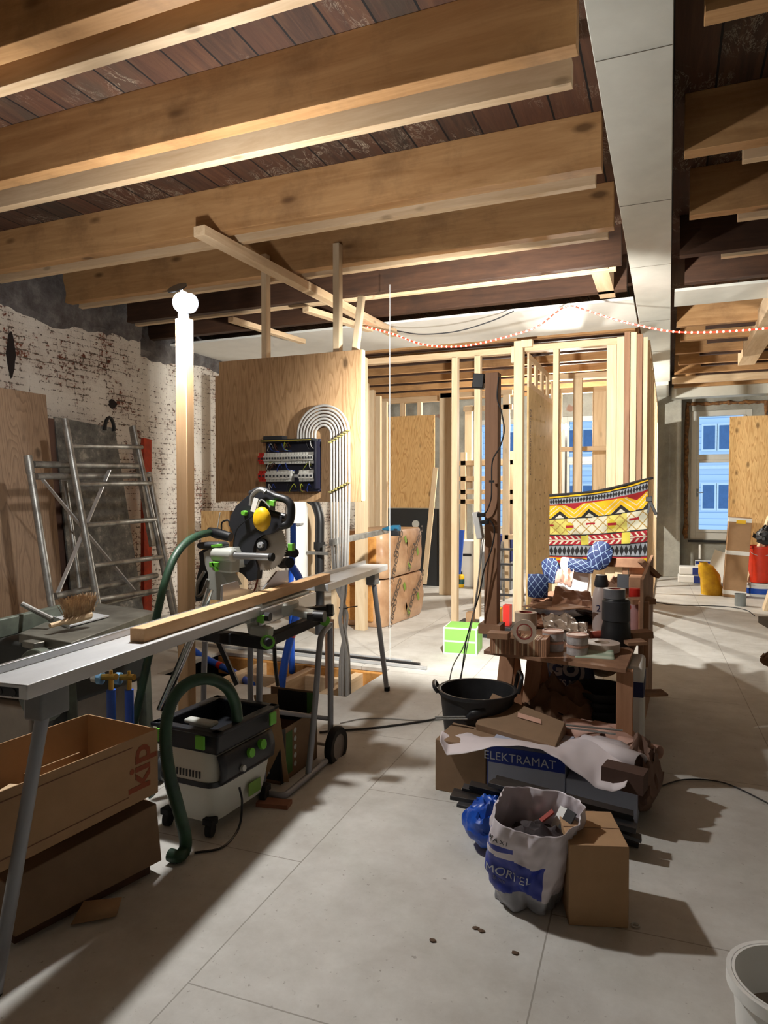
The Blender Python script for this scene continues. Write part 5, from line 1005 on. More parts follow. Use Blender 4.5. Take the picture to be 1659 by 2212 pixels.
def pad_col(u, v_):
    a_ = (u * 3 + v_ * 2.6) % 1; b_ = (u * 3 - v_ * 2.6) % 1
    return srgb(120, 140, 168) if a_ < .1 or b_ < .1 else srgb(18, 34, 76)
padm = vcol('checked_foam', .7)
def pad(lab, px, py, F_, w_, h, tilt=0.0, yaw=.0, round_=.6):
    p = P(px, py, F=F_); r = thing('checked_pad', lab, 'pad', p - V((0, 0, h / 2)), yaw); M = Matrix.Translation(p) @ Matrix.Rotation(yaw, 4, 'Z') @ Matrix.Rotation(tilt, 4, 'Y')
    def f(u, v_):
        x, z = (u - .5) * 2, (v_ - .5) * 2; k = 1 - (1 - round_) * .0; kk = max(abs(x), abs(z)); L = math.hypot(x, z) or 1; s_ = 1 - round_ * (1 - kk / L) if L else 1
        return M @ V((x * w_ / 2 * s_, -.035 * (1 - x * x * .6 - z * z * .4), z * h / 2 * s_))
    obj('face', painted(f, 48, 48, pad_col), padm, r, solid=.012, ang=None); b = MB(M); b.tube([(w_ / 2 * math.cos(i * PI / 10) * .86, .02, h / 2 * math.sin(i * PI / 10) * .86) for i in range(21)], .014, 6); obj('edge', b, blk, r)
pad('blue checked pad standing leftmost in front of the fibre board wall', 1162, 1265, 5.0, .14, .17, 0, .1, .15)
pad('blue checked rounded pad leaning left of the crumpled papers', 1192, 1232, 5.4, .13, .2, -.3)
pad('blue checked pad lying behind the paper heap', 1255, 1222, 5.5, .2, .1, .1, 0, .2)
pad('tallest blue checked rounded pad in front of the patterned cloth', 1296, 1200, 5.2, .17, .22, .35, 0, .9)
b = MB(); p = P(1240, 1215, F=5.62); b.box(V((p.x, p.y, .80)), (.24, .1, .35), Matrix.Rotation(.12, 3, 'Y')); tag(obj('foam_block', b, mat('polystyrene', srgb(214, 214, 214), .8), bev=.01), 'white polystyrene block behind the checked pads', 'block')
pap = [((1150, 1290), (1215, 1270), (1215, 1345), (1140, 1335), 5.0, 'crumpled brown paper at the left of the heap', paper), ((1200, 1268), (1275, 1280), (1285, 1320), (1190, 1310), 4.7, 'creased brown paper bag lying on the middle of the heap', paper),
       ((1205, 1228), (1240, 1232), (1235, 1265), (1198, 1258), 5.1, 'pinkish printed paper standing at the top of the heap', lid), ((1170, 1330), (1225, 1322), (1262, 1360), (1178, 1365), 4.3, 'clear crumpled plastic bag above the white tubs', dull),
       ((1222, 1335), (1270, 1345), (1268, 1372), (1230, 1368), 4.1, 'grey plastic wrapper beside the white tubs', dull), ((1128, 1310), (1180, 1298), (1275, 1312), (1205, 1318), 4.6, 'long flat strip of card lying across the heap', tw)]
random.seed(8)
for k, (c0_, c1_, c2_, c3_, F_, lab, m_) in enumerate(pap):
    cs = [P(*c0_, F=F_ + .12), P(*c1_, F=F_ + .15), P(*c2_, F=F_ - .2), P(*c3_, F=F_ - .15)]; b = sheet(cs, k * 3.1, .03 if k != 5 else .004)
    tag(obj('crumpled_paper' if k < 3 else ('plastic_wrapper' if k < 5 else 'card_strip'), b, m_, solid=.004), lab, 'paper' if k < 3 else ('wrapper' if k < 5 else 'card'))
for k, (px, py, F_, d, m_, lab) in enumerate(((1215, 1335, 4.9, (.25, .3, .1), blk, 'black bag at the bottom of the paper heap'), (1290, 1300, 4.9, (.18, .25, .13), mat('dark_brown_bag', srgb(70, 52, 44), .7), 'dark brown bag behind the white bottle'), (1172, 1340, 4.6, (.12, .12, .08), paper, 'small crumpled brown bag behind the tape rolls'), (1335, 1250, 5.4, (.12, .15, .16), mat('sandy_bag', srgb(176, 140, 116), .8), 'sandy paper bag standing right of the tallest pad'), (1230, 1285, 5.1, (.2, .2, .16), mat('grey_brown', srgb(120, 92, 78), .8), 'grey-brown sack heaped under the papers'))):
    p = P(px, py, F=F_); b = blob((p.x, p.y, ZT), (d[0], d[1], max(.04, (p.z - ZT) / 2)), k * 7 + 1, .3); tag(obj('crumpled_bag', b, m_), lab, 'bag')
b = MB(); p = P(1340, 1255, F=5.2); b.bar(p + V((-.02, 0, 0)), p + V((.06, 0, .0)), .05, .1); b.bar(P(1312, 1245, F=4.9), P(1335, 1290, F=4.8), .03, .05); tag(obj('trowel', loose(b)[0], dk), 'dark trowel blade leaning beside the white bottle', 'trowel')
# crates and boards at the right of the table
for k, (x0_, x1_, y0_, y1_, F_, m_, lab) in enumerate(((1308, 1392, 1205, 1224, 5.2, tw, 'long brown board across the back of the table'), (1358, 1397, 1224, 1246, 5.2, pinkw, 'small wood box under the long brown board'), (1358, 1394, 1247, 1300, 5.0, tw, 'wooden crate behind the red-capped bottle'), (1378, 1402, 1300, 1440, 4.3, pinkw, 'stack of board ends at the right table corner'))):
    a_, c_ = P(x0_, y1_, F=F_), P(x1_, y0_, F=F_); b = MB(); b.mm((a_.x, a_.y, a_.z), (c_.x, a_.y + (.3 if k else .04), c_.z)); tag(obj('wood_box' if k else 'board', b, m_, bev=.003), lab, 'box' if k else 'board')
for k, (p0_, p1_, F_, t_) in enumerate((((1385, 1212), (1420, 1245), 4.9, .03), ((1360, 1298), (1411, 1297), 4.4, .035), ((1360, 1372), (1405, 1368), 4.1, .04), ((1350, 1388), (1392, 1386), 3.95, .02), ((1365, 1498), (1436, 1496), 3.9, .015))):
    b = MB(); b.bar(P(*p0_, F=F_), P(*p1_, F=F_), .1, t_); tag(obj('board_end', b, tw, bev=.002), ('slanting board end sticking out highest at the right of the table', 'board end sticking out level with the bottle caps', 'board end sticking out level with the tape rolls', 'thin board end just above the table corner', 'thin stick poking out below the table')[k], 'board')
# ---- under the table
def tub(name, lab, c, r0, r1, h, handles=True, tilt=0):
    r = thing(name, lab, 'tub', c); R3 = Matrix.Rotation(tilt, 3, 'Y'); b = MB(); b.lathe([(0, .0), (r0, .0), (r1, h), (r1 + .012, h), (r1 + .012, h - .02), (r1 + .005, h - .02)], c, R3, 40); b.lathe([(0, .012), (r0 - .008, .012), (r1 - .006, h - .002), (r1, h)], c, R3, 40); obj('body', b, mat('tub_black', srgb(40, 40, 42), .55, c2=srgb(24, 24, 26), vs=12), r)
    if handles:
        for s_, an in ((1, .35), (-1, PI - .2 + .5)):
            d_ = V((math.cos(an), math.sin(an), 0)); t_ = V((-d_.y, d_.x, 0)); q = V(c) + d_ * (r1 + .01) + V((0, 0, h - .01)); up_ = .09 if s_ == 1 else .03
            b = MB(); b.tube(bez([q - t_ * .06, q - t_ * .055 + V((0, 0, up_)) + d_ * .02, q + t_ * .055 + V((0, 0, up_)) + d_ * .02, q + t_ * .06], 6), .011, 8); obj('handle', b, blk, r)
    return r
p = P(1031, 1487, z=.41); tub('black_tub', 'black rubber tub with loop handles beside the table trestle', (p.x, p.y, 0), .165, .21, .41)
p = P(1295, 1500, z=.34)
for k in range(3): tub('black_bucket', ('lowest black bucket of the nested stack under the table', 'middle black bucket of the nested stack under the table', 'top black bucket of the nested stack, tilted, under the table')[k], (p.x + .0, p.y + .05, k * .05 + .01), .13, .17, .26, False, tilt=(0, 0, -.0)[k])
sk = thing('mortar_sack', 'navy mortar sack with pale lettering standing under the table', 'sack', P(1222, 1560, z=0)); p = P(1222, 1450, Y=4.5); 
b = blob((p.x, 4.62, 0), (.17, .1, .25), 3, .12); obj('sack', b, mat('navy_sack', srgb(26, 36, 84), .45, var=.1), sk)
obj('lettering', text_mb('METS.MOR', .06, basis(P(1224, 1477, Y=4.48), (1, 0, 0), (0, 0, 1)), bold=.001), mat('print_pale', srgb(170, 170, 180)), sk); obj('emblem', text_mb('GO)', .12, basis(P(1224, 1447, Y=4.49), (1, 0, 0), (0, 0, 1)), bold=.006), mat('print_pale', srgb(170, 170, 180)), sk)
b = blob((P(1300, 1460, Y=4.7).x, 4.75, .3), (.12, .1, .12), 5, .4); tag(obj('plastic_bag', b, dull), 'pale crumpled plastic bag above the nested buckets', 'bag')
b = MB(); q = tB + dv * .12; b.mm((q.x - .02, q.y, .02), (q.x + .07, q.y + .35, .58)); so = tag(obj('striped_sack', b, white, bev=.02), 'white and navy sack standing against the right table leg', 'sack')
b = MB(); b.mm((q.x + .069, q.y + .02, .42), (q.x + .073, q.y + .33, .5)); b.mm((q.x + .0, q.y - .003, .42), (q.x + .07, q.y + .001, .5)); obj('navy_band', b, mat('print_navy', srgb(30, 40, 90)), so)
# green and white parcel
gx = thing('green_parcel', 'lime green box edged in white on the floor behind the tub', 'box', P(1000, 1415, z=0), 0); a_, c_ = P(957, 1412, z=0), P(1030, 1417, z=0); yaw = math.atan2(c_.y - a_.y, c_.x - a_.x); M = Matrix.Translation(a_) @ Matrix.Rotation(yaw, 4, 'Z'); Lx = (c_ - a_).length; Hx = .25; Dx = .34
b = MB(M); b.mm((0, 0, 0), (Lx, Dx, Hx)); obj('box', b, white, gx, bev=.003)
gm = mat('lime_print', srgb(140, 206, 96), .5, var=.03)
for lo, hi in (((.015, -.002, .015), (Lx - .015, .01, Hx * .46)), ((.015, -.002, Hx * .53), (Lx - .015, .01, Hx - .012)), ((.015, .015, Hx - .01), (Lx - .015, Dx - .015, Hx + .002)), ((Lx - .01, .015, .015), (Lx + .002, Dx * .3, Hx - .015)), ((Lx - .01, Dx * .36, .015), (Lx + .002, Dx * .9, Hx - .015))): b = MB(M); b.mm(lo, hi); obj('green_face', b, gm, gx)
# ================================================================== HEAP IN FRONT OF THE TABLE
L0, L1 = P(940, 1706, z=0), P(1366, 1785, z=0); ex = (L1 - L0); Lh = ex.length; ex = ex / Lh; yaw = math.atan2(ex.y, ex.x); MH = Matrix.Translation(L0) @ Matrix.Rotation(yaw, 4, 'Z')
bc_ = thing('brown_carton', 'brown carton at the left end of the heap', 'carton', L0, yaw); b = MB(MH); b.mm((0, 0, 0), (.265, .3, .26)); obj('box', b, cardb2, bc_, bev=.004)
b = MB(MH); b.mm((.14, -.002, .0), (.24, 0, .035)); obj('shipping_label', b, lgt, bc_)
ec = thing('white_blue_carton', 'long white carton with a blue ELEKTRAMAT band in the middle of the heap', 'carton', L0 + ex * .5, yaw); b = MB(MH); b.mm((.27, 0, 0), (Lh - .3, .3, .27)); obj('box', b, mat('carton_white', srgb(170, 176, 196), .7, var=.04), ec, bev=.004)
b = MB(MH); b.mm((.27, -.002, .19), (Lh - .3, .0, .271)); b.mm((.27, -.002, .0), (.274, 0, .19)); obj('blue_band', b, mat('band_blue', srgb(24, 52, 150), .6), ec)
obj('lettering', text_mb('ELEKTRAMAT', .058, MH @ basis((.43, -.004, .222), (1, 0, 0), (0, 0, 1))), mat('print_white', srgb(210, 214, 226)), ec)
wc2 = thing('white_carton', 'low white carton at the right end of the heap', 'carton', L0 + ex * .8, yaw); b = MB(MH); b.mm((Lh - .295, .0, 0), (Lh + .02, .3, .17)); obj('box', b, mat('carton_white', srgb(170, 176, 196), .7), wc2, bev=.004)
kb = thing('slanted_carton', 'flat brown cardboard box lying slanted on top of the heap', 'carton', P(1120, 1600, z=.3))
k0, k1, k2, k3 = P(1027, 1563, F=3.62), P(1200, 1612, F=3.3), P(1221, 1560, F=3.55), P(1064, 1497, F=3.95)
nrm = (k1 - k0).cross(k3 - k0).normalized(); b = quad(MB(), [k0, k1, k2, k3], -.06, nrm); obj('box', b, cardb2, kb, bev=.003)
b = MB(); q = [k0.lerp(k1, .45).lerp(k3.lerp(k2, .45), .55), k0.lerp(k1, .75).lerp(k3.lerp(k2, .75), .6), k0.lerp(k1, .72).lerp(k3.lerp(k2, .72), .75), k0.lerp(k1, .43).lerp(k3.lerp(k2, .43), .7)]; b.add([x + nrm * .002 for x in q], [(0, 1, 2, 3)]); obj('paper_label', b, lid, kb)
whp = mat('white_paper', srgb(214, 204, 206), .6, var=.04, vs=6); pkp = mat('pale_brown_paper', srgb(196, 156, 140), .7, var=.08, vs=6)
up_ = [(958, 1580), (985, 1573), (1020, 1580), (1060, 1592), (1120, 1602), (1170, 1612), (1210, 1600), (1250, 1592), (1290, 1590), (1340, 1600), (1388, 1628)]
lo_ = [(950, 1600), (965, 1632), (1010, 1626), (1060, 1614), (1120, 1610), (1168, 1618), (1205, 1640), (1245, 1668), (1285, 1700), (1322, 1712), (1350, 1700)]
def poly(pl, u): x = u * (len(pl) - 1); i = min(int(x), len(pl) - 2); t_ = x - i; return pl[i][0] * (1 - t_) + pl[i + 1][0] * t_, pl[i][1] * (1 - t_) + pl[i + 1][1] * t_
def wfn(u, v_):
    a_ = poly(up_, u); c_ = poly(lo_, u); f0_ = 3.62 - .38 * u + .1; f1_ = 3.42 - .42 * u; p0_ = P(*a_, F=f0_); p1_ = P(*c_, F=f1_); p = p0_.lerp(p1_, v_); return p + V((0, -.012 * math.sin(v_ * PI), .02 * math.sin(v_ * PI) + .006 * noise.noise(V((u * 14, v_ * 5, 2)))))
b = MB(); b.grid(70, 12, wfn); tag(obj('paper_sheet', b, whp, solid=.002, ang=None), 'torn white paper sheet draped over the cartons of the heap', 'paper')
for k, (p0_, p1_, r_, F0, F1, m_, lab) in enumerate((((1295, 1592), (1425, 1625), .03, 3.6, 3.3, pkp, 'pinkish rolled sheet sticking out furthest right'), ((1262, 1606), (1385, 1650), .045, 3.45, 3.15, whp, 'pale rolled sheet in front of the pinkish roll'), ((1225, 1580), (1300, 1600), .04, 3.6, 3.45, pkp, 'short brown paper roll beside the slanted carton'))):
    b = MB(); b.tube([P(*p0_, F=F0), P(*p1_, F=F1)], r_, 18, cap=False); tag(obj('paper_roll', b, m_, solid=.003), lab, 'paper roll')
b = blob((P(1280, 1600, F=3.6).x, P(1280, 1600, F=3.6).y, .1), (.25, .18, .1), 4, .2); tag(obj('crumpled_wrapping', b, pkp), 'brown crumpled wrapping filling the right of the heap', 'wrapping')
b = MB(); b.bar(P(1305, 1668, F=3.15), P(1395, 1690, F=3.05), .1, .09); tag(obj('dark_carton', b, mat('dark_card2', srgb(84, 60, 50), .8)), 'small dark brown carton under the pale rolled sheet', 'carton')
b = blob((P(1210, 1540, F=4.0).x, P(1210, 1540, F=4.0).y, 0), (.22, .16, .2), 6, .3); tag(obj('brown_sack', b, mat('brown_sack', srgb(116, 86, 62), .85)), 'slumped brown sack behind the slanted carton', 'sack')
b = blob((P(1385, 1690, F=3.3).x, P(1385, 1690, F=3.3).y, 0), (.09, .2, .15), 9, .3); tag(obj('crushed_carton', b, mat('crushed_card', srgb(120, 92, 78), .85), ang=20), 'crushed brown card at the right edge of the heap', 'cardboard')
for k, (p0_, p1_, F_) in enumerate((((1222, 1566), (1345, 1578), 3.5), ((1225, 1572), (1330, 1586), 3.48), ((940, 1549), (1006, 1548), 3.75), ((942, 1553), (1010, 1553), 3.74))):
    b = MB(); b.tube([P(*p0_, F=F_), P(*p1_, F=F_ - .1)], .005, 8); tag(obj('metal_rod', b, alud), ('upper', 'lower')[k % 2] + (' thin metal rod poking right from the slanted carton', ' thin metal rod poking left of the slanted carton')[k // 2], 'rod')
b = MB(); b.tube([P(1003, 1556, F=3.7), P(1022, 1545, F=3.68), P(1045, 1535, F=3.7)], .03, 12, rf=lambda i: (.012, .028, .036)[i]); tag(obj('nozzle', b, blk), 'black nozzle beside the slanted carton', 'nozzle')
random.seed(21)
strips = [((990, 1735), (1240, 1790)), ((1060, 1720), (1340, 1812)), ((1010, 1718), (1230, 1760)), ((1100, 1700), (1350, 1768)), ((1120, 1745), (1380, 1822)), ((978, 1712), (1360, 1800)), ((1000, 1700), (1330, 1770)), ((1015, 1695), (1370, 1780)), ((1070, 1684), (1368, 1762)), ((1040, 1725), (1300, 1800)), ((975, 1718), (1250, 1765)), ((1030, 1738), (1200, 1765)), ((1085, 1705), (1385, 1812)), ((1060, 1690), (1200, 1725)), ((1150, 1730), (1375, 1790))]
for k, (p0_, p1_) in enumerate(strips):
    b = MB(); b.bar(P(*p0_, F=3.16 - .012 * k), P(*p1_, F=2.96 - .01 * k), .055, .014 + .004 * (k % 3)); tag(obj('black_profile', b, blk if k % 3 else dk, bev=.001), 'black plastic profile, one of the loose pile across the front of the heap', 'profile', 'loose black profiles')
bb = thing('blue_bag', 'crumpled bright blue plastic bag behind the mortar bag', 'bag', P(1040, 1850, z=0)); q = P(1052, 1852, z=0)
b = blob((q.x + .0, q.y + .1, 0), (.12, .12, .10), 12, .2, 26, 3.0); obj('bag', b, mat('blue_tarpaulin', srgb(16, 84, 190), .35, c2=srgb(10, 50, 140), vs=14, bump=.8, bs=26), bb)
# mortar bag: open top, printed front
mq = P(1136, 1975, z=0) + V((0, .1, 0)); mb_ = thing('mortar_bag', 'open white plastic bag printed MORTEL in blue, full of rubbish', 'bag', mq)
def mfn(u, v_):
    a_ = u * 2 * PI; r0 = .105 + .035 * math.sin(min(1, v_ * 1.6) * PI * .5) + .012 * v_; ca, sa = math.cos(a_), math.sin(a_); q = (abs(ca) ** 3 + abs(sa) ** 3) ** (-1 / 3)
    w = noise.noise(V((ca * 2.2, sa * 2.2, v_ * 3))) * .03 * (1.2 - v_ * .4) + noise.noise(V((ca * 6, sa * 6, v_ * 9))) * .010
    zt_ = .33 + .03 * sa + .02 * ca * ca
    return mq + V(((r0 * q + w) * ca + .045 * v_ * v_ - .02, (r0 * q * .85 + w) * sa, zt_ * v_ + .004))
BLU, WHT, CLR = srgb(34, 52, 150), srgb(206, 198, 204), srgb(150, 150, 156)
def mcol(u, v_):      # front faces the camera at u about .7
    t_ = (u - .5) * 1.0
    if v_ < .2 + .05 * math.sin(u * 19): return CLR
    if .53 < u < .83 and .2 < v_ < .66 - (u - .5) * .25: return BLU
    if .53 < u < .70 and .70 < v_ < .77: return BLU
    return WHT
obj('bag', painted(mfn, 120, 60, mcol), vcol('printed_plastic', .35), mb_, solid=.0015, ang=None)
def mtext(s, size, uc, vc, m_, sp=1.0, bold=0):
    p = mfn(uc, vc); tx = (mfn(uc + .02, vc) - mfn(uc - .02, vc)); tz = (mfn(uc, vc + .02) - mfn(uc, vc - .02)); n_ = tx.cross(tz).normalized()
    t_ = text_mb(s, size, Matrix(), bold=bold, spacing=sp); per = (mfn(.9, vc) - mfn(.5, vc)).length
    out = MB(); out.f = t_.f; out.sm = t_.sm; out.mi = t_.mi
    Lu = (mfn(uc + .03, vc) - mfn(uc - .03, vc)).length / .06; Lv = .33
    for p_ in t_.v:
        u_, v2 = uc + p_.x / Lu, vc + p_.y / Lv; c_ = mfn(u_, v2); n2 = (mfn(u_ + .004, v2) - mfn(u_ - .004, v2)).cross(mfn(u_, v2 + .01) - mfn(u_, v2 - .01)).normalized(); out.v.append(c_ + n2 * (.0025 + p_.z))
    obj('lettering', out, m_, mb_, ang=None)
pw = mat('print_white', srgb(210, 214, 226)); mtext('MORTEL', .042, .695, .43, pw, 1.05); mtext('8 mm', .022, .66, .34, mat('print_mid', srgb(120, 124, 170))); mtext('MAXI', .022, .65, .82, blk, 1.6)
b = blob((mq.x + .03, mq.y, .16), (.12, .09, .06), 8, .3); obj('contents', b, mat('dark_rubbish', srgb(60, 50, 52), .8, var=.3, vs=20), mb_)
for a_, c_, w_, m_, lab in ((P(1172, 1850, F=2.55), P(1222, 1745, F=2.6), .05, white, 'white strip sticking out of the mortar bag'), (P(1185, 1855, F=2.52), P(1236, 1752, F=2.56), .05, blk, 'black strip sticking out of the mortar bag'), (P(1135, 1800, F=2.6), P(1195, 1752, F=2.6), .03, redc, 'reddish card in the mouth of the mortar bag')):
    b = MB(); b.bar(a_, c_, w_, .006); tag(obj('strip', b, m_), lab, 'strip')
# upright cardboard box in front
u0, u1 = P(1229, 1999, z=0), P(1358, 2006, z=0); ex = (u1 - u0).normalized(); yaw = math.atan2(ex.y, ex.x); M = Matrix.Translation(u0) @ Matrix.Rotation(yaw, 4, 'Z'); LU = (u1 - u0).length
ub = thing('cardboard_box', 'closed plain cardboard box standing beside the mortar bag', 'box', u0, yaw); b = MB(M); b.mm((0, 0, 0), (LU, .27, .285)); obj('box', b, cardb, ub, bev=.003)
b = MB(M); b.mm((.0, .13, .2855), (LU, .133, .2865)); obj('flap_seam', b, mat('seam', srgb(120, 86, 60)), ub)
# bits on the floor, bucket at the frame edge
wb2 = thing('white_bucket', 'white bucket cut off by the lower right edge of the photo', 'bucket', P(1740, 2200, z=0)); q = P(1722, 2120, z=.3); q.z = 0
b = MB(); b.lathe([(0, 0), (.12, 0), (.145, .3), (.158, .3), (.158, .27), (.147, .268)], q, n=40); b.lathe([(0, .03), (.115, .03), (.138, .3), (.146, .3)], q, n=40); obj('body', b, white, wb2)
b = MB(); b.lathe([(0, .18), (.128, .18)], q, n=32); obj('filler', b, mat('wet_mortar', srgb(150, 136, 122), .6), wb2)
b = MB(); b.lathe([(.012, -.003), (.016, 0), (.012, .003), (.008, 0), (.012, -.003)], P(1372, 1998, z=.004), n=16); tag(obj('washer', b, lgt), 'tiny pale ring on the floor beside the cardboard box', 'ring')
random.seed(30); 
for k, (px, py) in enumerate(((1028, 2006), (935, 2033), (1113, 2060), (1040, 2012))):
    b = blob(P(px, py, z=0), (.012, .009, .003), k, .5, 5); tag(obj('debris_crumb', b, mat('debris', srgb(100, 78, 60), .9)), 'small brown crumb of debris on the open floor', 'debris', 'crumbs of debris on the floor')
cable('floor_cable', [P(x, y, z=.008) for x, y in ((690, 1582), (730, 1578), (790, 1574), (850, 1567), (900, 1560), (950, 1552))], .007, blk, 'thick black cable crossing the floor from the trolley wheel to the tub')
cable('floor_cable', [P(x, y, z=.006) for x, y in ((735, 1562), (780, 1553), (840, 1552), (900, 1556), (960, 1554))], .004, mat('cable_grey', srgb(160, 156, 150)), 'thin grey cable beside the thick black one')
cable('floor_cable', [P(x, y, z=.006) for x, y in ((1400, 1297), (1450, 1306), (1520, 1308), (1575, 1311), (1612, 1318), (1630, 1330))], .006, dk, 'thin dark cable crossing the bright floor on the right')
cable('floor_cable', [P(x, y, z=.006) for x, y in ((1420, 1700), (1480, 1684), (1560, 1690), (1640, 1725), (1700, 1760))], .004, dk, 'faint dark cord curving over the shaded floor at the right')
# ================================================================== FAR RIGHT
ys_ = 12.1
b = MB(); a_ = P(1570, 1280, Y=ys_); b.bar((a_.x + .6, ys_, 0.0), (a_.x + .62, ys_ + .12, 2.72), .018, 1.2, up=(1, 0, 0)); tag(obj('plywood_sheet', b, ply('plywood', W_L, W_D, (0, 2))), 'tall knotty plywood sheet standing before the big window', 'plywood')
b = MB(); b.bar(P(1546, 1255, Y=12.6), P(1568, 1195, Y=12.8), .03, .35, up=(1, 0, 0)); tag(obj('plaster_offcut', b, white), 'white panel edge leaning behind the yellow bag', 'panel')
tc_ = thing('tall_carton', 'tall narrow cardboard carton banded with white tape', 'carton', P(1590, 1290, z=0)); q = P(1586, 1291, z=0)
M = Matrix.Translation(q) @ Matrix.Rotation(.06, 4, 'Y'); b = MB(M); b.mm((-.15, 0, 0), (.15, .2, 1.17)); obj('box', b, cardb, tc_, bev=.004)
for z in (.04, .62, 1.1): b = MB(M); b.mm((-.152, -.002, z), (.152, .202, z + .06)); obj('tape_band', b, white, tc_)
b = MB(M); b.mm((-.05, -.004, 1.08), (.07, -.001, 1.13)); obj('yellow_label', b, yel, tc_)
yb = thing('yellow_bag', 'slumped yellow bag on the floor beside the tall carton', 'bag', P(1540, 1287, z=0)); q = P(1540, 1287, z=0)
b = MB(); b.grid(36, 20, lambda u, v_: q + V(((.15 - .05 * v_ * v_ + .025 * noise.noise(V((math.cos(u * 6.28) * 2, math.sin(u * 6.28) * 2, v_ * 4)))) * math.cos(u * 6.28) * (1 if v_ < .93 else .6) - .13 * v_ * v_, .15 + (.12 - .03 * v_) * math.sin(u * 6.28), .48 * v_))); obj('bag', b, mat('yellow_sack', srgb(226, 180, 24), .5, c2=srgb(190, 140, 20), vs=8, bump=.8, bs=16), yb, ang=None)
navyp = mat('print_navy2', srgb(34, 54, 130))
for k, (px, py, d, z, lab) in enumerate(((1492, 1240, (.4, .3, .14), 0, 'lower white and navy adhesive pack by the pier'), (1490, 1232, (.34, .3, .14), .14, 'upper slumped white adhesive pack by the pier'), (1520, 1228, (.26, .25, .34), 0, 'white and navy box behind the adhesive packs'))):
    q = P(px, 1240, Y=12.75 + (.45 if k == 2 else 0)); q.z = z; r = thing('adhesive_pack', lab, 'pack', q); b = MB(); b.mm(q + V((-d[0] / 2, 0, 0)), q + V((d[0] / 2, d[1], d[2]))); obj('pack', b, white, r, bev=.025 if k < 2 else .004)
    b = MB(); (b.mm(q + V((d[0] * .12, -.004, .01)), q + V((d[0] * .47, .02, d[2] - .01))) if k < 2 else b.mm(q + V((-d[0] / 2 - .001, -.004, d[2] - .05)), q + V((d[0] / 2, .02, d[2])))); obj('navy_print', b, navyp, r)
b = MB(); q = P(1512, 1195, Y=13.3); b.tube([q - V((0, 0, .1)), q + V((0, 0, .15))], .02, 10); tag(obj('white_stick', b, white), 'short white tube standing in the box under the window', 'tube')
wbk = thing('paint_bucket', 'white bucket with a blue band under the red bucket', 'bucket', P(1645, 1292, z=0)); q = P(1645, 1290, z=0) + V((0, .2, 0)); b = MB(); b.lathe([(0, 0), (.2, 0), (.22, .2), (.23, .2), (.23, .17), (.0, .2)], q, n=32); obj('body', b, white, wbk); b = MB(); b.lathe([(.206, .04), (.213, .04), (.221, .12), (.214, .12)], q, n=32); obj('blue_band', b, blue, wbk)
rbk = thing('red_bucket', 'bright orange-red bucket standing on the paint bucket', 'bucket', q + V((0, 0, .2))); b = MB(); b.lathe([(0, .2), (.14, .2), (.19, .74), (.2, .74), (.2, .71), (.185, .7)], q, n=32); obj('body', b, mat('orange_red', srgb(224, 60, 30), .4), rbk); b = MB(); b.tube(bez([q + V((-.19, 0, .74)), q + V((-.1, -.15, .62)), q + V((.1, -.15, .62)), q + V((.19, 0, .74))], 6), .006, 6); obj('handle', b, alu, rbk)
b = blob(P(1665, 1180, F=9.9), (.2, .12, .14), 15, .4); tag(obj('black_bag', b, blk), 'black bag hanging above the red bucket', 'bag')
ld = thing('leaning_timber', 'timber slat leaning behind the red bucket at the right edge', 'timber', P(1612, 1250, Y=10.4)); b = MB(); b.bar(P(1612, 1262, Y=11.6), P(1662, 1115, Y=11.8), .05, .04); obj('slat', b, pineZ, ld); b = MB(); b.bar(P(1622, 1262, Y=11.7), P(1662, 1150, Y=11.85), .05, .04); obj('slat', b, darkZ, ld)
cn = thing('metal_can', 'small grey can standing alone on the bright floor', 'can', P(1600, 1312, z=0)); q = P(1600, 1310, z=0) + V((0, .06, 0)); b = MB(); b.lathe([(0, 0), (.07, 0), (.07, .16), (.073, .165), (.067, .165), (.066, .02), (0, .02)], q, n=28); obj('body', b, mat('galvanised', srgb(140, 146, 146), .5, .4), cn)
b = MB(); b.bar(P(1652, 1318, z=0) + V((0, 0, .0)), P(1668, 1270, F=8.8), .12, .05, up=(1, 0, 0)); tag(obj('timber_end', b, pineZ), 'pale timber end standing at the right edge of the photo', 'timber')
dt = thing('dark_table', 'dark table corner reaching in from the right edge', 'table', P(1690, 1500, z=0)); q = P(1637, 1330, z=.75)
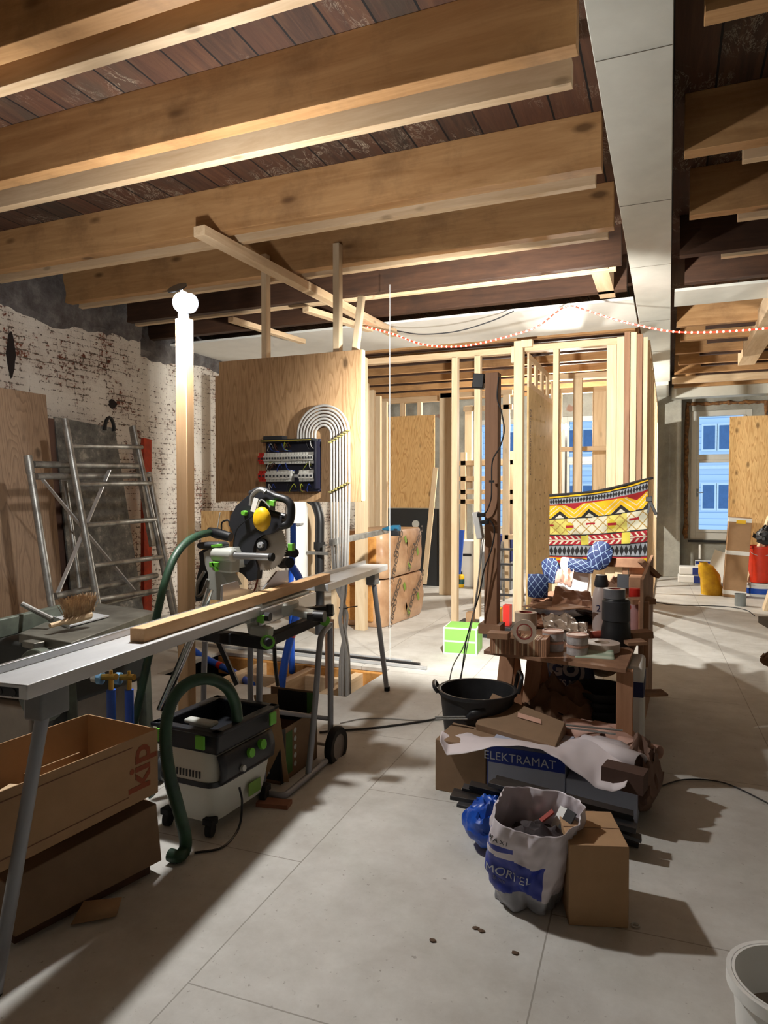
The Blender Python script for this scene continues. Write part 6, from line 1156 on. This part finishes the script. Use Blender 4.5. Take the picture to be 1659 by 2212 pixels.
q = P(1638, 1331, z=.75); b = MB(); b.add([q, q + V((1.0, .15, 0)), q + V((1.0, -1.3, 0)), q + V((.22, -1.3, 0))] + [p + V((0, 0, -.04)) for p in (q, q + V((1.0, .15, 0)), q + V((1.0, -1.3, 0)), q + V((.22, -1.3, 0)))], [(0, 3, 2, 1), (4, 5, 6, 7), (0, 1, 5, 4), (1, 2, 6, 5), (2, 3, 7, 6), (3, 0, 4, 7)]); obj('table_top', b, mat('dark_top', srgb(70, 60, 52), .5), dt)
for dx, dy in ((.5, -.1), (.9, 0), (.5, -1.2), (.9, -1.2)): b = MB(); b.mm(q + V((dx, dy, -.75)), q + V((dx + .06, dy + .06, -.04))); obj('leg', b, blk, dt)
b = blob(P(1662, 1440, F=5.0), (.06, .06, .05), 18, .2); tag(obj('brown_bag', b, mat('brown_sack', srgb(116, 86, 62))), 'rounded brown bag end at the right edge below the dark table corner', 'bag')
# ================================================================== RED ROPE LIGHT
rl = thing('rope_light', 'red glowing rope light sagging across the room under the ceiling', 'rope light', P(1228, 660, Y=6.6))
rp = [(790, 706), (850, 722), (905, 742), (960, 749), (1020, 745), (1100, 726), (1160, 706), (1200, 676), (1228, 661), (1262, 669), (1320, 688), (1380, 703), (1450, 716), (1520, 718), (1600, 714), (1670, 708)]
pts = bez([P(x, y, Y=6.55) for x, y in rp], 8); b = MB(); b.tube(pts, .007, 8); obj('tube', b, mat('red_glow', srgb(255, 60, 40), .3, emit=1.3), rl)
bead = MB(); bead.lathe([(0, -.012), (.014, -.006), (.014, .004), (0, .016)], (0, 0, 0), n=8); L = [0]
for i in range(1, len(pts)): L.append(L[-1] + (pts[i] - pts[i - 1]).length)
NB = 78; first = None
for k in range(NB):
    s_ = L[-1] * (k + .5) / NB; i = max(j for j in range(len(L)) if L[j] <= s_); i = min(i, len(pts) - 2); q = pts[i].lerp(pts[i + 1], (s_ - L[i]) / max(1e-6, L[i + 1] - L[i]))
    if first is None: mbd = MB(); mbd.lathe([(0, -.01), (.0105, -.005), (.0105, .004), (0, .012)], rl.location, n=8); first = obj('bulb', mbd, mat('bulb_glow', srgb(255, 130, 100), emit=12), rl); o = first
    else: o = first.copy(); COL.objects.link(o); o.parent = rl
    o.location = q - rl.location
cable('ceiling_cable', [P(x, y, Y=6.75) for x, y in ((858, 715), (910, 722), (985, 716), (1060, 694), (1110, 672))], .006, dk, 'dark cable sagging behind the red rope light')
